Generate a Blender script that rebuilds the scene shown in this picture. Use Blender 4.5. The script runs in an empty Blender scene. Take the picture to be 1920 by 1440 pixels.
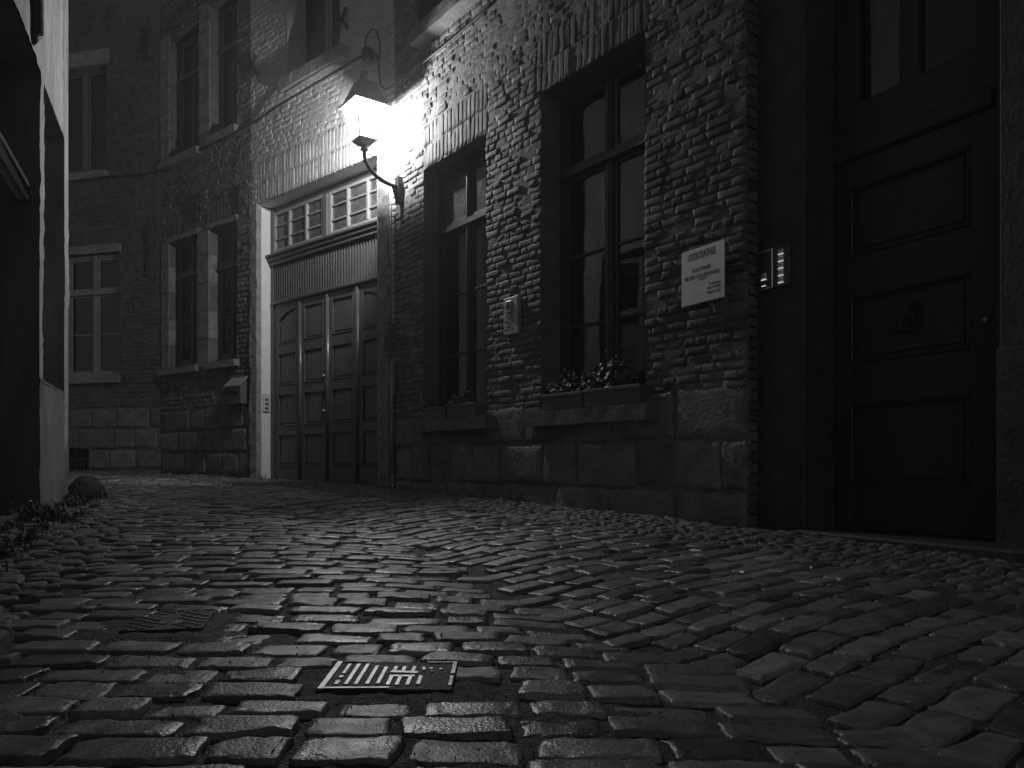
import bpy, math, random
import numpy as np
from mathutils import Vector

random.seed(7)
rng = np.random.default_rng(11)
scene = bpy.context.scene
C = scene.collection

# ------------------------------------------------------------------ camera, world, exposure
CAMZ = 0.54
cam_d = bpy.data.cameras.new('camera')
cam = bpy.data.objects.new('camera', cam_d); C.objects.link(cam)
cam.location = (0, 0, CAMZ)
cam.rotation_euler = (math.radians(90), 0, 0)
cam_d.sensor_width = 36.0
cam_d.lens = 1450.0 / 1920.0 * 36.0
cam_d.shift_y = 150.0 / 1920.0
cam_d.clip_start = 0.05
cam_d.clip_end = 500
scene.camera = cam

w = bpy.data.worlds.new('World'); scene.world = w
w.use_nodes = True
nt = w.node_tree; nt.nodes.clear()
sky = nt.nodes.new('ShaderNodeTexSky'); sky.sky_type = 'NISHITA'; sky.sun_disc = False
sky.sun_elevation = math.radians(3); sky.sun_rotation = math.radians(200)
bwn = nt.nodes.new('ShaderNodeRGBToBW')
bg = nt.nodes.new('ShaderNodeBackground'); bg.inputs['Strength'].default_value = 0.055
wo = nt.nodes.new('ShaderNodeOutputWorld')
nt.links.new(sky.outputs[0], bwn.inputs[0]); nt.links.new(bwn.outputs[0], bg.inputs['Color'])
nt.links.new(bg.outputs[0], wo.inputs[0])

LAMP_POWER = 195.0
GLOW_HAZE = 0.007
scene.view_settings.view_transform = 'Standard'
scene.view_settings.look = 'None'
scene.view_settings.exposure = 0.5
scene.view_settings.gamma = 1.0
scene.cycles.use_denoising = True
scene.cycles.max_bounces = 6
scene.cycles.sample_clamp_indirect = 3.0

# ------------------------------------------------------------------ noise
def _h(ix, iy, seed):
    a = (ix.astype(np.int64) * 374761393 + iy.astype(np.int64) * 668265263 + seed * 974634777) & 0xffffffff
    a = ((a ^ (a >> 13)) * 1274126177) & 0xffffffff
    a = (a ^ (a >> 16)) & 0xffffffff
    return a / 4294967295.0 * 2 - 1
def vn(x, y, seed=0):
    x = np.asarray(x, float); y = np.asarray(y, float)
    ix = np.floor(x); iy = np.floor(y); fx = x - ix; fy = y - iy
    fx = fx * fx * (3 - 2 * fx); fy = fy * fy * (3 - 2 * fy)
    a = _h(ix, iy, seed); b = _h(ix + 1, iy, seed); c = _h(ix, iy + 1, seed); d = _h(ix + 1, iy + 1, seed)
    return (a * (1 - fx) + b * fx) * (1 - fy) + (c * (1 - fx) + d * fx) * fy
def fbm(x, y, seed=0, o=3):
    s = 0; am = 1.0; t = 0
    for k in range(o):
        s = s + am * vn(x * 2 ** k, y * 2 ** k, seed + k * 17); t += am; am *= 0.5
    return s / t

# ------------------------------------------------------------------ materials (the photograph is black and white: greys only)
M = {}
def mat(name, lo, hi, rough=0.7, scale=8.0, bump=0.3, bscale=60.0, island=0.0, metal=0.0, spec=0.5, stretch=None, bdist=0.01, rvar=0.0, coat=0.0):
    m = bpy.data.materials.new(name); m.use_nodes = True
    n = m.node_tree; N = n.nodes; L = n.links
    p = N['Principled BSDF']
    tc = N.new('ShaderNodeTexCoord'); mp = N.new('ShaderNodeMapping')
    L.new(tc.outputs['Object'], mp.inputs['Vector'])
    if stretch: mp.inputs['Scale'].default_value = stretch
    nz = N.new('ShaderNodeTexNoise'); nz.inputs['Scale'].default_value = scale; nz.inputs['Detail'].default_value = 6; nz.inputs['Roughness'].default_value = .62
    L.new(mp.outputs[0], nz.inputs['Vector'])
    mr = N.new('ShaderNodeMapRange'); mr.inputs['From Min'].default_value = .3; mr.inputs['From Max'].default_value = .7
    mr.inputs['To Min'].default_value = lo; mr.inputs['To Max'].default_value = hi
    L.new(nz.outputs['Fac'], mr.inputs['Value'])
    val = mr.outputs[0]
    if island > 0:
        g = N.new('ShaderNodeNewGeometry')
        r = N.new('ShaderNodeMapRange'); r.inputs['To Min'].default_value = 1 - island; r.inputs['To Max'].default_value = 1 + island
        L.new(g.outputs['Random Per Island'], r.inputs['Value'])
        mu = N.new('ShaderNodeMath'); mu.operation = 'MULTIPLY'
        L.new(val, mu.inputs[0]); L.new(r.outputs[0], mu.inputs[1]); val = mu.outputs[0]
    cb = N.new('ShaderNodeCombineColor')
    for i in range(3): L.new(val, cb.inputs[i])
    L.new(cb.outputs[0], p.inputs['Base Color'])
    p.inputs['Roughness'].default_value = rough
    if rvar > 0:
        n3 = N.new('ShaderNodeTexNoise'); n3.inputs['Scale'].default_value = scale * 1.7; n3.inputs['Detail'].default_value = 4
        L.new(mp.outputs[0], n3.inputs['Vector'])
        r3 = N.new('ShaderNodeMapRange'); r3.inputs['From Min'].default_value = .3; r3.inputs['From Max'].default_value = .7
        r3.inputs['To Min'].default_value = max(.05, rough - rvar); r3.inputs['To Max'].default_value = min(1, rough + rvar)
        L.new(n3.outputs['Fac'], r3.inputs['Value']); L.new(r3.outputs[0], p.inputs['Roughness'])
    if name == 'cobble':
        g2 = N.new('ShaderNodeNewGeometry'); sh = N.new('ShaderNodeMath'); sh.operation = 'MULTIPLY'; sh.inputs[1].default_value = 7.31
        fr_ = N.new('ShaderNodeMath'); fr_.operation = 'FRACT'; L.new(g2.outputs['Random Per Island'], sh.inputs[0]); L.new(sh.outputs[0], fr_.inputs[0])
        ad = N.new('ShaderNodeMath'); ad.operation = 'MULTIPLY_ADD'; ad.inputs[1].default_value = .22; L.new(fr_.outputs[0], ad.inputs[0])
        L.new(p.inputs['Roughness'].links[0].from_socket, ad.inputs[2]); L.new(ad.outputs[0], p.inputs['Roughness'])
    p.inputs['Metallic'].default_value = metal
    p.inputs['Specular IOR Level'].default_value = spec
    if coat: p.inputs['Coat Weight'].default_value = coat; p.inputs['Coat Roughness'].default_value = .25
    if bump > 0:
        n2 = N.new('ShaderNodeTexNoise'); n2.inputs['Scale'].default_value = bscale; n2.inputs['Detail'].default_value = 5
        L.new(mp.outputs[0], n2.inputs['Vector'])
        b = N.new('ShaderNodeBump'); b.inputs['Strength'].default_value = bump; b.inputs['Distance'].default_value = bdist
        L.new(n2.outputs['Fac'], b.inputs['Height']); L.new(b.outputs[0], p.inputs['Normal'])
    M[name] = m
    return m
mat('brick_b', .06, .19, .8, 5, .8, 70, island=.4, bdist=.007)
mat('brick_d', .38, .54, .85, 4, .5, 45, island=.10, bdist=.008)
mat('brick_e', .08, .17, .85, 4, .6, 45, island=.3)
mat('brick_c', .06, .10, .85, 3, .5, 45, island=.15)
mat('mortar_b', .13, .25, .95, 12, .9, 70, bdist=.012)
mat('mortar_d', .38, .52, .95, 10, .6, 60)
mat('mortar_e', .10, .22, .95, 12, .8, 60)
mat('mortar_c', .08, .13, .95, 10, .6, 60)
mat('block_b', .12, .26, .8, 6, .9, 40, island=.3, bdist=.015)
mat('block', .085, .21, .85, 6, .8, 40, island=.3, bdist=.015)
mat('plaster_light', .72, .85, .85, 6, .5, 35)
mat('plaster_rough', .22, .38, .9, 10, .9, 40, bdist=.02)
mat('render_white', .22, .48, .85, 4.5, .4, 40, stretch=(1, 1, .3))
mat('render_grey', .10, .26, .8, 4, .4, 30, stretch=(1, 1, .3))
mat('dark_stone', .02, .05, .8, 6, .5, 40)
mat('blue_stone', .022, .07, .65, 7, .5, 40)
mat('sill_stone', .10, .20, .8, 8, .6, 50)
mat('sill_white', .12, .22, .85, 8, .6, 50)
mat('surround', .14, .32, .85, 9, .7, 45)
mat('gate_paint', .07, .115, .33, 4, .25, 30, stretch=(6, 6, .6), rvar=.1)
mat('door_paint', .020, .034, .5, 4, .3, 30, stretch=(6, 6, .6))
mat('frame_dark', .020, .035, .42, 6, .1, 60)
mat('frame_light', .26, .34, .5, 6, .1, 60)
mat('frame_pale', .2, .27, .5, 6, .1, 60)
mat('frame_mid', .10, .14, .5, 6, .1, 60)
mat('iron', .02, .035, .5, 20, .4, 120, metal=.3)
mat('lantern_metal', .16, .2, .42, 20, .1, 100)
mat('steel', .45, .6, .35, 20, .05, 100, metal=.9)
mat('sign_face', .66, .78, .45, 7, .08, 30, stretch=(1, 1, .4))
mat('sign_ink', .008, .01, .5, 5, 0)
mat('plaque_face', .36, .46, .4, 30, .3, 90, metal=.2)
mat('plastic_dark', .02, .03, .35, 10, 0)
mat('plastic_white', .55, .6, .4, 10, 0)
mat('box_grey', .06, .09, .55, 10, .1, 60)
mat('curtain', .30, .38, .9, 6, .2, 60)
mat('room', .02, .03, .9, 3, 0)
mat('leaf', .04, .09, .45, 30, .3, 90, island=.4)
mat('petal', .25, .4, .6, 30, 0)
mat('weed', .03, .08, .5, 20, 0, island=.4)
mat('soil', .02, .04, .95, 30, .6, 60)
mat('planter', .09, .13, .5, 12, .2, 60)
mat('roof_tile', .03, .05, .8, 12, .6, 20)
mat('cobble', .14, .31, .30, 14, .5, 130, island=.5, bdist=.004, rvar=.09, spec=1.0)
mat('cobble_small', .11, .21, .6, 14, .7, 120, island=.4, bdist=.008, rvar=.1)
mat('joint', .06, .11, .7, 25, 1.0, 140, bdist=.01, rvar=.15)
mat('guard_stone', .02, .05, .75, 14, .9, 40, bdist=.02)
mat('cover_iron', .035, .08, .5, 30, .8, 160, metal=.2)
mat('cover_paint', .38, .85, .42, 26, .1, 60, metal=.5)

def glass(name, diff, dustlo, dusthi, rough=.02, scale=6, tint=.85):
    m = bpy.data.materials.new(name); m.use_nodes = True
    n = m.node_tree; N = n.nodes; L = n.links
    out = N['Material Output']; N.remove(N['Principled BSDF'])
    tr = N.new('ShaderNodeBsdfTransparent'); tr.inputs[0].default_value = (tint, tint, tint, 1)
    gl = N.new('ShaderNodeBsdfGlossy'); gl.inputs['Roughness'].default_value = rough
    wz = N.new('ShaderNodeTexNoise'); wz.inputs['Scale'].default_value = 3.5; wz.inputs['Detail'].default_value = 1; wb = N.new('ShaderNodeBump'); wb.inputs['Strength'].default_value = .12; wb.inputs['Distance'].default_value = .012
    L.new(wz.outputs['Fac'], wb.inputs['Height']); L.new(wb.outputs[0], gl.inputs['Normal'])
    fr = N.new('ShaderNodeFresnel'); fr.inputs[0].default_value = 1.65
    mx = N.new('ShaderNodeMixShader'); L.new(fr.outputs[0], mx.inputs[0]); L.new(tr.outputs[0], mx.inputs[1]); L.new(gl.outputs[0], mx.inputs[2])
    df = N.new('ShaderNodeBsdfDiffuse'); df.inputs[0].default_value = (diff, diff, diff, 1)
    nz = N.new('ShaderNodeTexNoise'); nz.inputs['Scale'].default_value = scale; nz.inputs['Detail'].default_value = 9; nz.inputs['Roughness'].default_value = .7; nz.inputs['Distortion'].default_value = 1.5
    tc = N.new('ShaderNodeTexCoord'); L.new(tc.outputs['Object'], nz.inputs['Vector']); L.new(tc.outputs['Object'], wz.inputs['Vector'])
    mr = N.new('ShaderNodeMapRange'); mr.inputs['From Min'].default_value = .35; mr.inputs['From Max'].default_value = .72
    mr.inputs['To Min'].default_value = dustlo; mr.inputs['To Max'].default_value = dusthi; L.new(nz.outputs['Fac'], mr.inputs['Value'])
    m2 = N.new('ShaderNodeMixShader'); L.new(mr.outputs[0], m2.inputs[0]); L.new(mx.outputs[0], m2.inputs[1]); L.new(df.outputs[0], m2.inputs[2])
    L.new(m2.outputs[0], out.inputs[0]); M[name] = m
glass('glass_clean', .3, .0, .012)
glass('glass_dusty', .35, .10, .38, .05, 7)
glass('glass_gate', .35, .08, .5, .08, 5)
glass('glass_dark', .2, .0, .02)

def emission(name, strength, transp=0.0):
    m = bpy.data.materials.new(name); m.use_nodes = True
    N = m.node_tree.nodes; L = m.node_tree.links
    out = N['Material Output']; N.remove(N['Principled BSDF'])
    e = N.new('ShaderNodeEmission'); e.inputs['Strength'].default_value = strength
    if transp > 0:
        t = N.new('ShaderNodeBsdfTransparent'); x = N.new('ShaderNodeMixShader'); x.inputs[0].default_value = 1 - transp
        L.new(t.outputs[0], x.inputs[1]); L.new(e.outputs[0], x.inputs[2]); L.new(x.outputs[0], out.inputs[0])
    else: L.new(e.outputs[0], out.inputs[0])
    M[name] = m
emission('lamp_glass', 3.2, .6)
emission('button_light', .4)

# ------------------------------------------------------------------ frames and mesh helpers
F_PX = 1450.0
class Wall:
    """vertical plane: u runs to the right along the wall, y goes inward, z up"""
    def __init__(s, ox, oy, dx, dy):
        l = math.hypot(dx, dy); s.ox, s.oy, s.dx, s.dy = ox, oy, dx / l, dy / l
        s.nx, s.ny = -s.dy, s.dx      # inward
    def w(s, V):
        V = np.asarray(V, float)
        return np.stack([s.ox + V[:, 0] * s.dx + V[:, 1] * s.nx, s.oy + V[:, 0] * s.dy + V[:, 1] * s.ny, V[:, 2]], 1)
    def at(s, px, py, inset=0.0):
        rx, ry, rz = (px - 960) / F_PX, 1.0, (870 - py) / F_PX
        ox, oy = s.ox + s.nx * inset, s.oy + s.ny * inset
        t = (ox * s.nx + oy * s.ny) / (rx * s.nx + ry * s.ny)
        X, Y = rx * t, ry * t
        return (X - ox) * s.dx + (Y - oy) * s.dy, CAMZ + rz * t
    def u(s, px, inset=0.0): return s.at(px, 870, inset)[0]
IDW = Wall(0, 0, 1, 0)

def newmesh(name, V, polys):
    me = bpy.data.meshes.new(name)
    V = np.asarray(V, np.float32)
    if isinstance(polys, np.ndarray):
        k = polys.shape[1]; n = len(polys)
        me.vertices.add(len(V)); me.vertices.foreach_set('co', V.ravel())
        me.loops.add(n * k); me.loops.foreach_set('vertex_index', polys.astype(np.int32).ravel())
        me.polygons.add(n); me.polygons.foreach_set('loop_start', np.arange(0, n * k, k, dtype=np.int32))
        me.update(calc_edges=True)
    else:
        me.from_pydata([tuple(map(float, v)) for v in V], [], polys); me.update()
    return me

def put(name, V, polys, material, wall=IDW, parent=None, smooth=False):
    """link ONE mesh object; V is in the wall's own frame"""
    W = wall.w(V)
    me = newmesh(name, W, polys)
    o = bpy.data.objects.new(name, me); C.objects.link(o)
    if parent is not None:
        wl = world_loc(parent)
        me.transform(__import__('mathutils').Matrix.Translation(-wl))
        o.parent = parent
    else:
        c = Vector((float(W[:, 0].mean()), float(W[:, 1].mean()), float(W[:, 2].min())))
        me.transform(__import__('mathutils').Matrix.Translation(-c)); o.location = c
    me.materials.append(M[material])
    if smooth: me.polygons.foreach_set('use_smooth', np.ones(len(me.polygons), bool))
    return o
def world_loc(o):
    v = Vector((0, 0, 0))
    while o is not None: v = v + o.location; o = o.parent
    return v

class MB:
    def __init__(s): s.V = []; s.F = []
    def add(s, V, F):
        b = len(s.V); s.V += [tuple(v) for v in V]; s.F += [tuple(i + b for i in f) for f in F]
    def box(s, x0, x1, y0, y1, z0, z1, c=.003):
        c = min(c, abs(x1 - x0) / 3, abs(y1 - y0) / 3, abs(z1 - z0) / 3)
        V = []; idx = {}
        for i, X in enumerate((x0, x1)):
            for j, Y in enumerate((y0, y1)):
                for k, Z in enumerate((z0, z1)):
                    sx, sy, sz = (1, -1)[i], (1, -1)[j], (1, -1)[k]
                    idx[i, j, k] = len(V)
                    V += [(X, Y + sy * c, Z + sz * c), (X + sx * c, Y, Z + sz * c), (X + sx * c, Y + sy * c, Z)]
        F = []
        def q(a, ax): return idx[a] + ax
        for i in (0, 1):
            f = [q((i, 0, 0), 0), q((i, 1, 0), 0), q((i, 1, 1), 0), q((i, 0, 1), 0)]; F.append(f if i else f[::-1])
            f = [q((0, i, 0), 1), q((0, i, 1), 1), q((1, i, 1), 1), q((1, i, 0), 1)]; F.append(f if i else f[::-1])
            f = [q((0, 0, i), 2), q((1, 0, i), 2), q((1, 1, i), 2), q((0, 1, i), 2)]; F.append(f if i else f[::-1])
        for a in (0, 1):
            for b in (0, 1):
                F.append([q((a, b, 0), 0), q((a, b, 0), 1), q((a, b, 1), 1), q((a, b, 1), 0)])
                F.append([q((a, 0, b), 0), q((a, 0, b), 2), q((a, 1, b), 2), q((a, 1, b), 0)])
                F.append([q((0, a, b), 1), q((0, a, b), 2), q((1, a, b), 2), q((1, a, b), 1)])
                for e in (0, 1): F.append([q((a, b, e), 0), q((a, b, e), 1), q((a, b, e), 2)])
        s.add(V, F); return s
    def tube(s, P, R, n=10, cap=True, squash=1.0):
        P = [Vector(p) for p in P]
        if not hasattr(R, '__len__'): R = [R] * len(P)
        V = []; F = []; up = Vector((0, 0, 1)); prev = None
        for i, p in enumerate(P):
            t = (P[min(i + 1, len(P) - 1)] - P[max(i - 1, 0)]).normalized()
            a = prev if prev is not None else (up if abs(t.z) < .9 else Vector((1, 0, 0)))
            a = (a - t * a.dot(t)).normalized(); prev = a; b = t.cross(a)
            for k in range(n):
                th = 2 * math.pi * k / n
                V.append(p + (a * math.cos(th) * squash + b * math.sin(th)) * R[i])
        for i in range(len(P) - 1):
            for k in range(n):
                F.append((i * n + k, i * n + (k + 1) % n, (i + 1) * n + (k + 1) % n, (i + 1) * n + k))
        if cap: F.append(tuple(range(n))[::-1]); F.append(tuple((len(P) - 1) * n + k for k in range(n)))
        s.add(V, F); return s
    def lathe(s, cx, cy, prof, n=16, z=0):
        V = []; F = []
        for r, h in prof:
            for k in range(n):
                th = 2 * math.pi * k / n; V.append((cx + r * math.cos(th), cy + r * math.sin(th), z + h))
        for i in range(len(prof) - 1):
            for k in range(n): F.append((i * n + k, i * n + (k + 1) % n, (i + 1) * n + (k + 1) % n, (i + 1) * n + k))
        F.append(tuple(range(n))[::-1]); F.append(tuple((len(prof) - 1) * n + k for k in range(n)))
        s.add(V, F); return s
    def prism(s, pts, y0, y1):
        """polygon pts in (x,z), extruded from y0 to y1"""
        n = len(pts); V = [(p[0], y0, p[1]) for p in pts] + [(p[0], y1, p[1]) for p in pts]
        F = [tuple(range(n)), tuple(range(2 * n - 1, n - 1, -1))] + [(i, i + n, (i + 1) % n + n, (i + 1) % n) for i in range(n)]
        s.add(V, F); return s
    def build(s, name, material, wall=IDW, parent=None, smooth=False):
        return put(name, s.V, s.F, material, wall, parent, smooth)

def tag(o, label=None, cat=None, group=None, kind=None):
    if label: o['label'] = label
    if cat: o['category'] = cat
    if group: o['group'] = group
    if kind: o['kind'] = kind
    return o
def empty(name, loc, label, cat, group=None):
    o = bpy.data.objects.new(name, None); C.objects.link(o); o.location = loc; o.empty_display_size = .2
    return tag(o, label, cat, group)

# ------------------------------------------------------------------ the walls' plan
P0 = (1.381, 4.55); P1 = (-1.214, 8.0); P2 = (-3.33, 9.85); P3 = (-5.105, 11.25); P4 = (-6.945, 11.71)
WB = Wall(*P1, P0[0] - P1[0], P0[1] - P1[1]); LB = math.dist(P0, P1)
WD = Wall(*P2, P1[0] - P2[0], P1[1] - P2[1]); LD = math.dist(P1, P2)
WE = Wall(*P3, P2[0] - P3[0], P2[1] - P3[1]); LE = math.dist(P2, P3)
cd = (P3[0] - P4[0], P3[1] - P4[1]); k4 = 1.75
WC = Wall(P3[0] - cd[0] * k4, P3[1] - cd[1] * k4, *cd); LC = math.hypot(*cd) * k4
A0 = (P0[0] + .10 * WB.nx, P0[1] + .10 * WB.ny)
WA = Wall(*A0, 810.0, -1450.0); LA = 5.2
FD = (-3.925 + 3.36, 6.84 - 5.5); FL = math.hypot(*FD)
WF = Wall(-3.36 - FD[0] / FD[1] * 7.5, 5.5 - 7.5, *FD)      # starts at y = -2
LF = (-WF.ox * 0 + (6.84 - WF.oy) / WF.dy)

def ground(x, y):
    x = np.asarray(x, float); y = np.asarray(y, float)
    g = .036 * np.clip(y, -3, 13)
    vx = -1.37 + (5.5 - y) * .52              # line of the shallow gutter
    g = g - .035 * np.exp(-((x - vx) / .35) ** 2) * np.clip((7.5 - y) / 2, 0, 1)
    g = g + .012 * vn(x * .9, y * .9, 5) + .006 * vn(x * 2.3, y * 2.3, 6)
    return g

# ------------------------------------------------------------------ brick walls as real relief
def island_grid(cx, cz, hw, hh, nu, nz, prof, dep, vert):
    """many small pillow shaped islands at once. returns V (n*(nu+2)*(nz+2),3) with y = out of the wall, and quads"""
    n = len(cx)
    a = np.linspace(-1, 1, nu); b = np.linspace(-1, 1, nz)
    a = np.sign(a) * np.abs(a) ** .7; b = np.sign(b) * np.abs(b) ** .6
    a = np.concatenate([[-1], a, [1]]); b = np.concatenate([[-1], b, [1]])
    A, B = np.meshgrid(a, b, indexing='ij')
    ring = np.zeros_like(A, bool); ring[0, :] = ring[-1, :] = True; ring[:, 0] = ring[:, -1] = True
    return A, B, ring
def quads(n, NU, NZ):
    i, j = np.meshgrid(np.arange(NU - 1), np.arange(NZ - 1), indexing='ij')
    q = np.stack([i * NZ + j, (i + 1) * NZ + j, (i + 1) * NZ + j + 1, i * NZ + j + 1], -1).reshape(-1, 4)
    return (q[None] + (np.arange(n) * NU * NZ)[:, None, None]).reshape(-1, 4)

def lay_bricks(u0, u1, z0, z1, holes, course, lens, joint, seed, soldiers=()):
    r = random.Random(seed); out = []
    z = z0; row = 0
    allh = list(holes) + list(soldiers)
    while z < z1 - course * .5:
        h = course - joint; zc = z + course / 2
        iv = [(u0, u1)]
        for (a, b, c, d) in allh:
            if c < zc < d:
                nv = []
                for (p, q) in iv:
                    if b <= p or a >= q: nv.append((p, q)); continue
                    if a - p > .02: nv.append((p, a))
                    if q - b > .02: nv.append((b, q))
                iv = nv
        for (p, q) in iv:
            x = p; first = True
            while x < q - .02:
                l = lens[(row + (0 if r.random() < .8 else 1)) % 2] if len(lens) > 1 and r.random() < .75 else r.choice(lens)
                l *= r.uniform(.88, 1.1)
                if first and row % 2: l *= .6
                first = False
                if q - (x + l) < .05: l = q - x
                out.append((x + l / 2, zc, (l - joint) / 2, h / 2 * r.uniform(.9, 1.03)))
                x += l
        z += course; row += 1
    for (a, b, c, d) in soldiers:
        n = max(1, round((b - a) / .066)); s = (b - a) / n
        m = max(1, round((d - c) / .23)); t = (d - c) / m
        for i in range(n):
            for j in range(m):
                out.append((a + (i + .5) * s, c + (j + .5) * t, (s - .010) / 2, (t - .012) / 2))
    return np.array(out)

def brick_part(name, wall, bricks, material, parent, seed, nu=6, nz=4, relief=.010, erode=.5, wavy=.010, jitter=.004, rnd=.006):
    cx, cz, hw, hh = bricks.T; n = len(cx)
    A, B, ring = island_grid(cx, cz, hw, hh, nu, nz, 0, 0, 0)
    R = np.random.default_rng(seed)
    U = cx[:, None, None] + A[None] * hw[:, None, None]
    Z = cz[:, None, None] + B[None] * hh[:, None, None]
    # irregular outlines
    edge = (np.abs(A) > .99) | (np.abs(B) > .99)
    U = U + edge[None] * vn(Z * 45, U * 30, seed + 1) * rnd * .6
    Z = Z + edge[None] * vn(U * 45, Z * 30, seed + 2) * rnd * .6
    Z = Z + wavy * vn(U * .8, Z * .5, seed + 3)
    off = R.normal(0, jitter, n) * np.where(hh > hw * 1.5, .5, 1.0)
    er = np.clip(vn(cx * 1.3, cz * 1.3, seed + 9) * .8 + R.uniform(-.7, .5, n), 0, 1) * erode * .022
    tu = R.normal(0, .014, n); tz = R.normal(0, .04, n)
    r = np.maximum(np.abs(A), np.abs(B))
    H = relief * .5 * (1 - r[None] ** 8) + (off - er)[:, None, None] + tu[:, None, None] * (A[None] * hw[:, None, None]) + (tz * np.minimum(1, .022 / hh))[:, None, None] * B[None] * hh[:, None, None]
    H = H + .0026 * vn(U * 38, Z * 38, seed + 4) * (1 + 2 * erode) + .012 * vn(U * .9, Z * .9, 900)
    H = np.where(ring[None], H - .03, H)
    V = np.stack([U, -H, Z], -1).reshape(-1, 3)
    return put(name, V, quads(n, nu + 2, nz + 2), material, wall, parent)

def mortar_part(name, wall, u0, u1, z0, z1, holes, material, parent, seed, step=.03, base=-.006, smear=.01, patch=.0):
    us = np.unique(np.round(np.concatenate([np.arange(u0, u1, step), [u1]] + [[h[0], h[1]] for h in holes]), 4))
    zs = np.unique(np.round(np.concatenate([np.arange(z0, z1, step), [z1]] + [[h[2], h[3]] for h in holes]), 4))
    us = us[(us >= u0 - 1e-6) & (us <= u1 + 1e-6)]; zs = zs[(zs >= z0 - 1e-6) & (zs <= z1 + 1e-6)]
    U, Z = np.meshgrid(us, zs, indexing='ij')
    H = base + .006 * vn(U * 22, Z * 22, seed) + smear * np.clip(fbm(U * 2.2, Z * 2.2, seed + 3), -1, .6) + .012 * vn(U * .9, Z * .9, 900)
    if patch: H = H + patch * np.clip(fbm(U * 1.1, Z * .8, seed + 21) * 4 - 1.3, 0, 1) * (.7 + .5 * fbm(U * 9, Z * 9, seed + 8))
    V = np.stack([U, -H, Z], -1).reshape(-1, 3)
    NZ = len(zs)
    i, j = np.meshgrid(np.arange(len(us) - 1), np.arange(NZ - 1), indexing='ij')
    uc = (us[:-1] + us[1:]) / 2; zc = (zs[:-1] + zs[1:]) / 2
    UC, ZC = np.meshgrid(uc, zc, indexing='ij'); keep = np.ones_like(UC, bool)
    for (a, b, c, d) in holes: keep &= ~((UC > a) & (UC < b) & (ZC > c) & (ZC < d))
    q = np.stack([i * NZ + j, (i + 1) * NZ + j, (i + 1) * NZ + j + 1, i * NZ + j + 1], -1)[keep]
    return put(name, V, q.reshape(-1, 4), material, wall, parent, True)

def reveals(wall, holes, depth, material, parent, front=.004, name='window_reveal', bottom=True, seed=3):
    """the brick or plaster sides of one opening, one part each"""
    for (a, b, c, d) in holes:
        V = []; Q = []
        def sheet(p0, du, dv, nu_, nv_):
            base = len(V)
            for i in range(nu_ + 1):
                for j in range(nv_ + 1):
                    p = [p0[k] + du[k] * i / nu_ + dv[k] * j / nv_ for k in range(3)]
                    V.append(p)
            for i in range(nu_):
                for j in range(nv_):
                    Q.append((base + i * (nv_ + 1) + j, base + (i + 1) * (nv_ + 1) + j, base + (i + 1) * (nv_ + 1) + j + 1, base + i * (nv_ + 1) + j + 1))
        y0 = -front; D = depth + front
        sheet((a, y0, c), (0, D, 0), (0, 0, d - c), 4, int((d - c) / .04) + 1)
        sheet((b, y0, c), (0, D, 0), (0, 0, d - c), 4, int((d - c) / .04) + 1)
        sheet((a, y0, d), (0, D, 0), (b - a, 0, 0), 4, int((b - a) / .05) + 1)
        if bottom: sheet((a, y0, c), (0, D, 0), (b - a, 0, 0), 4, int((b - a) / .05) + 1)
        V = np.array(V)
        nse = .006 * vn(V[:, 2] * 18 + V[:, 0] * 7, V[:, 1] * 18, seed)
        left = np.abs(V[:, 0] - a) < 1e-6; right = np.abs(V[:, 0] - b) < 1e-6
        nse = nse * .2; V[left, 0] -= np.abs(nse[left]); V[right, 0] += np.abs(nse[right])
        put(name, V, np.array(Q), material, wall, parent)

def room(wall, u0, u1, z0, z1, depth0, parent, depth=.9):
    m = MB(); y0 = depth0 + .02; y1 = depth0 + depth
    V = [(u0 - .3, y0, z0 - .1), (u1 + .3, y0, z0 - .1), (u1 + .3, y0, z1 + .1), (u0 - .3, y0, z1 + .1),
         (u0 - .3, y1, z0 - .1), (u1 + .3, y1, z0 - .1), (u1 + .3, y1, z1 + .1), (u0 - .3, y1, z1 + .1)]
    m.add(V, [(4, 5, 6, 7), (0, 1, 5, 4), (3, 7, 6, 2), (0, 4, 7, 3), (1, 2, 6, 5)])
    return m.build('room_interior', 'room', wall, parent)

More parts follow.
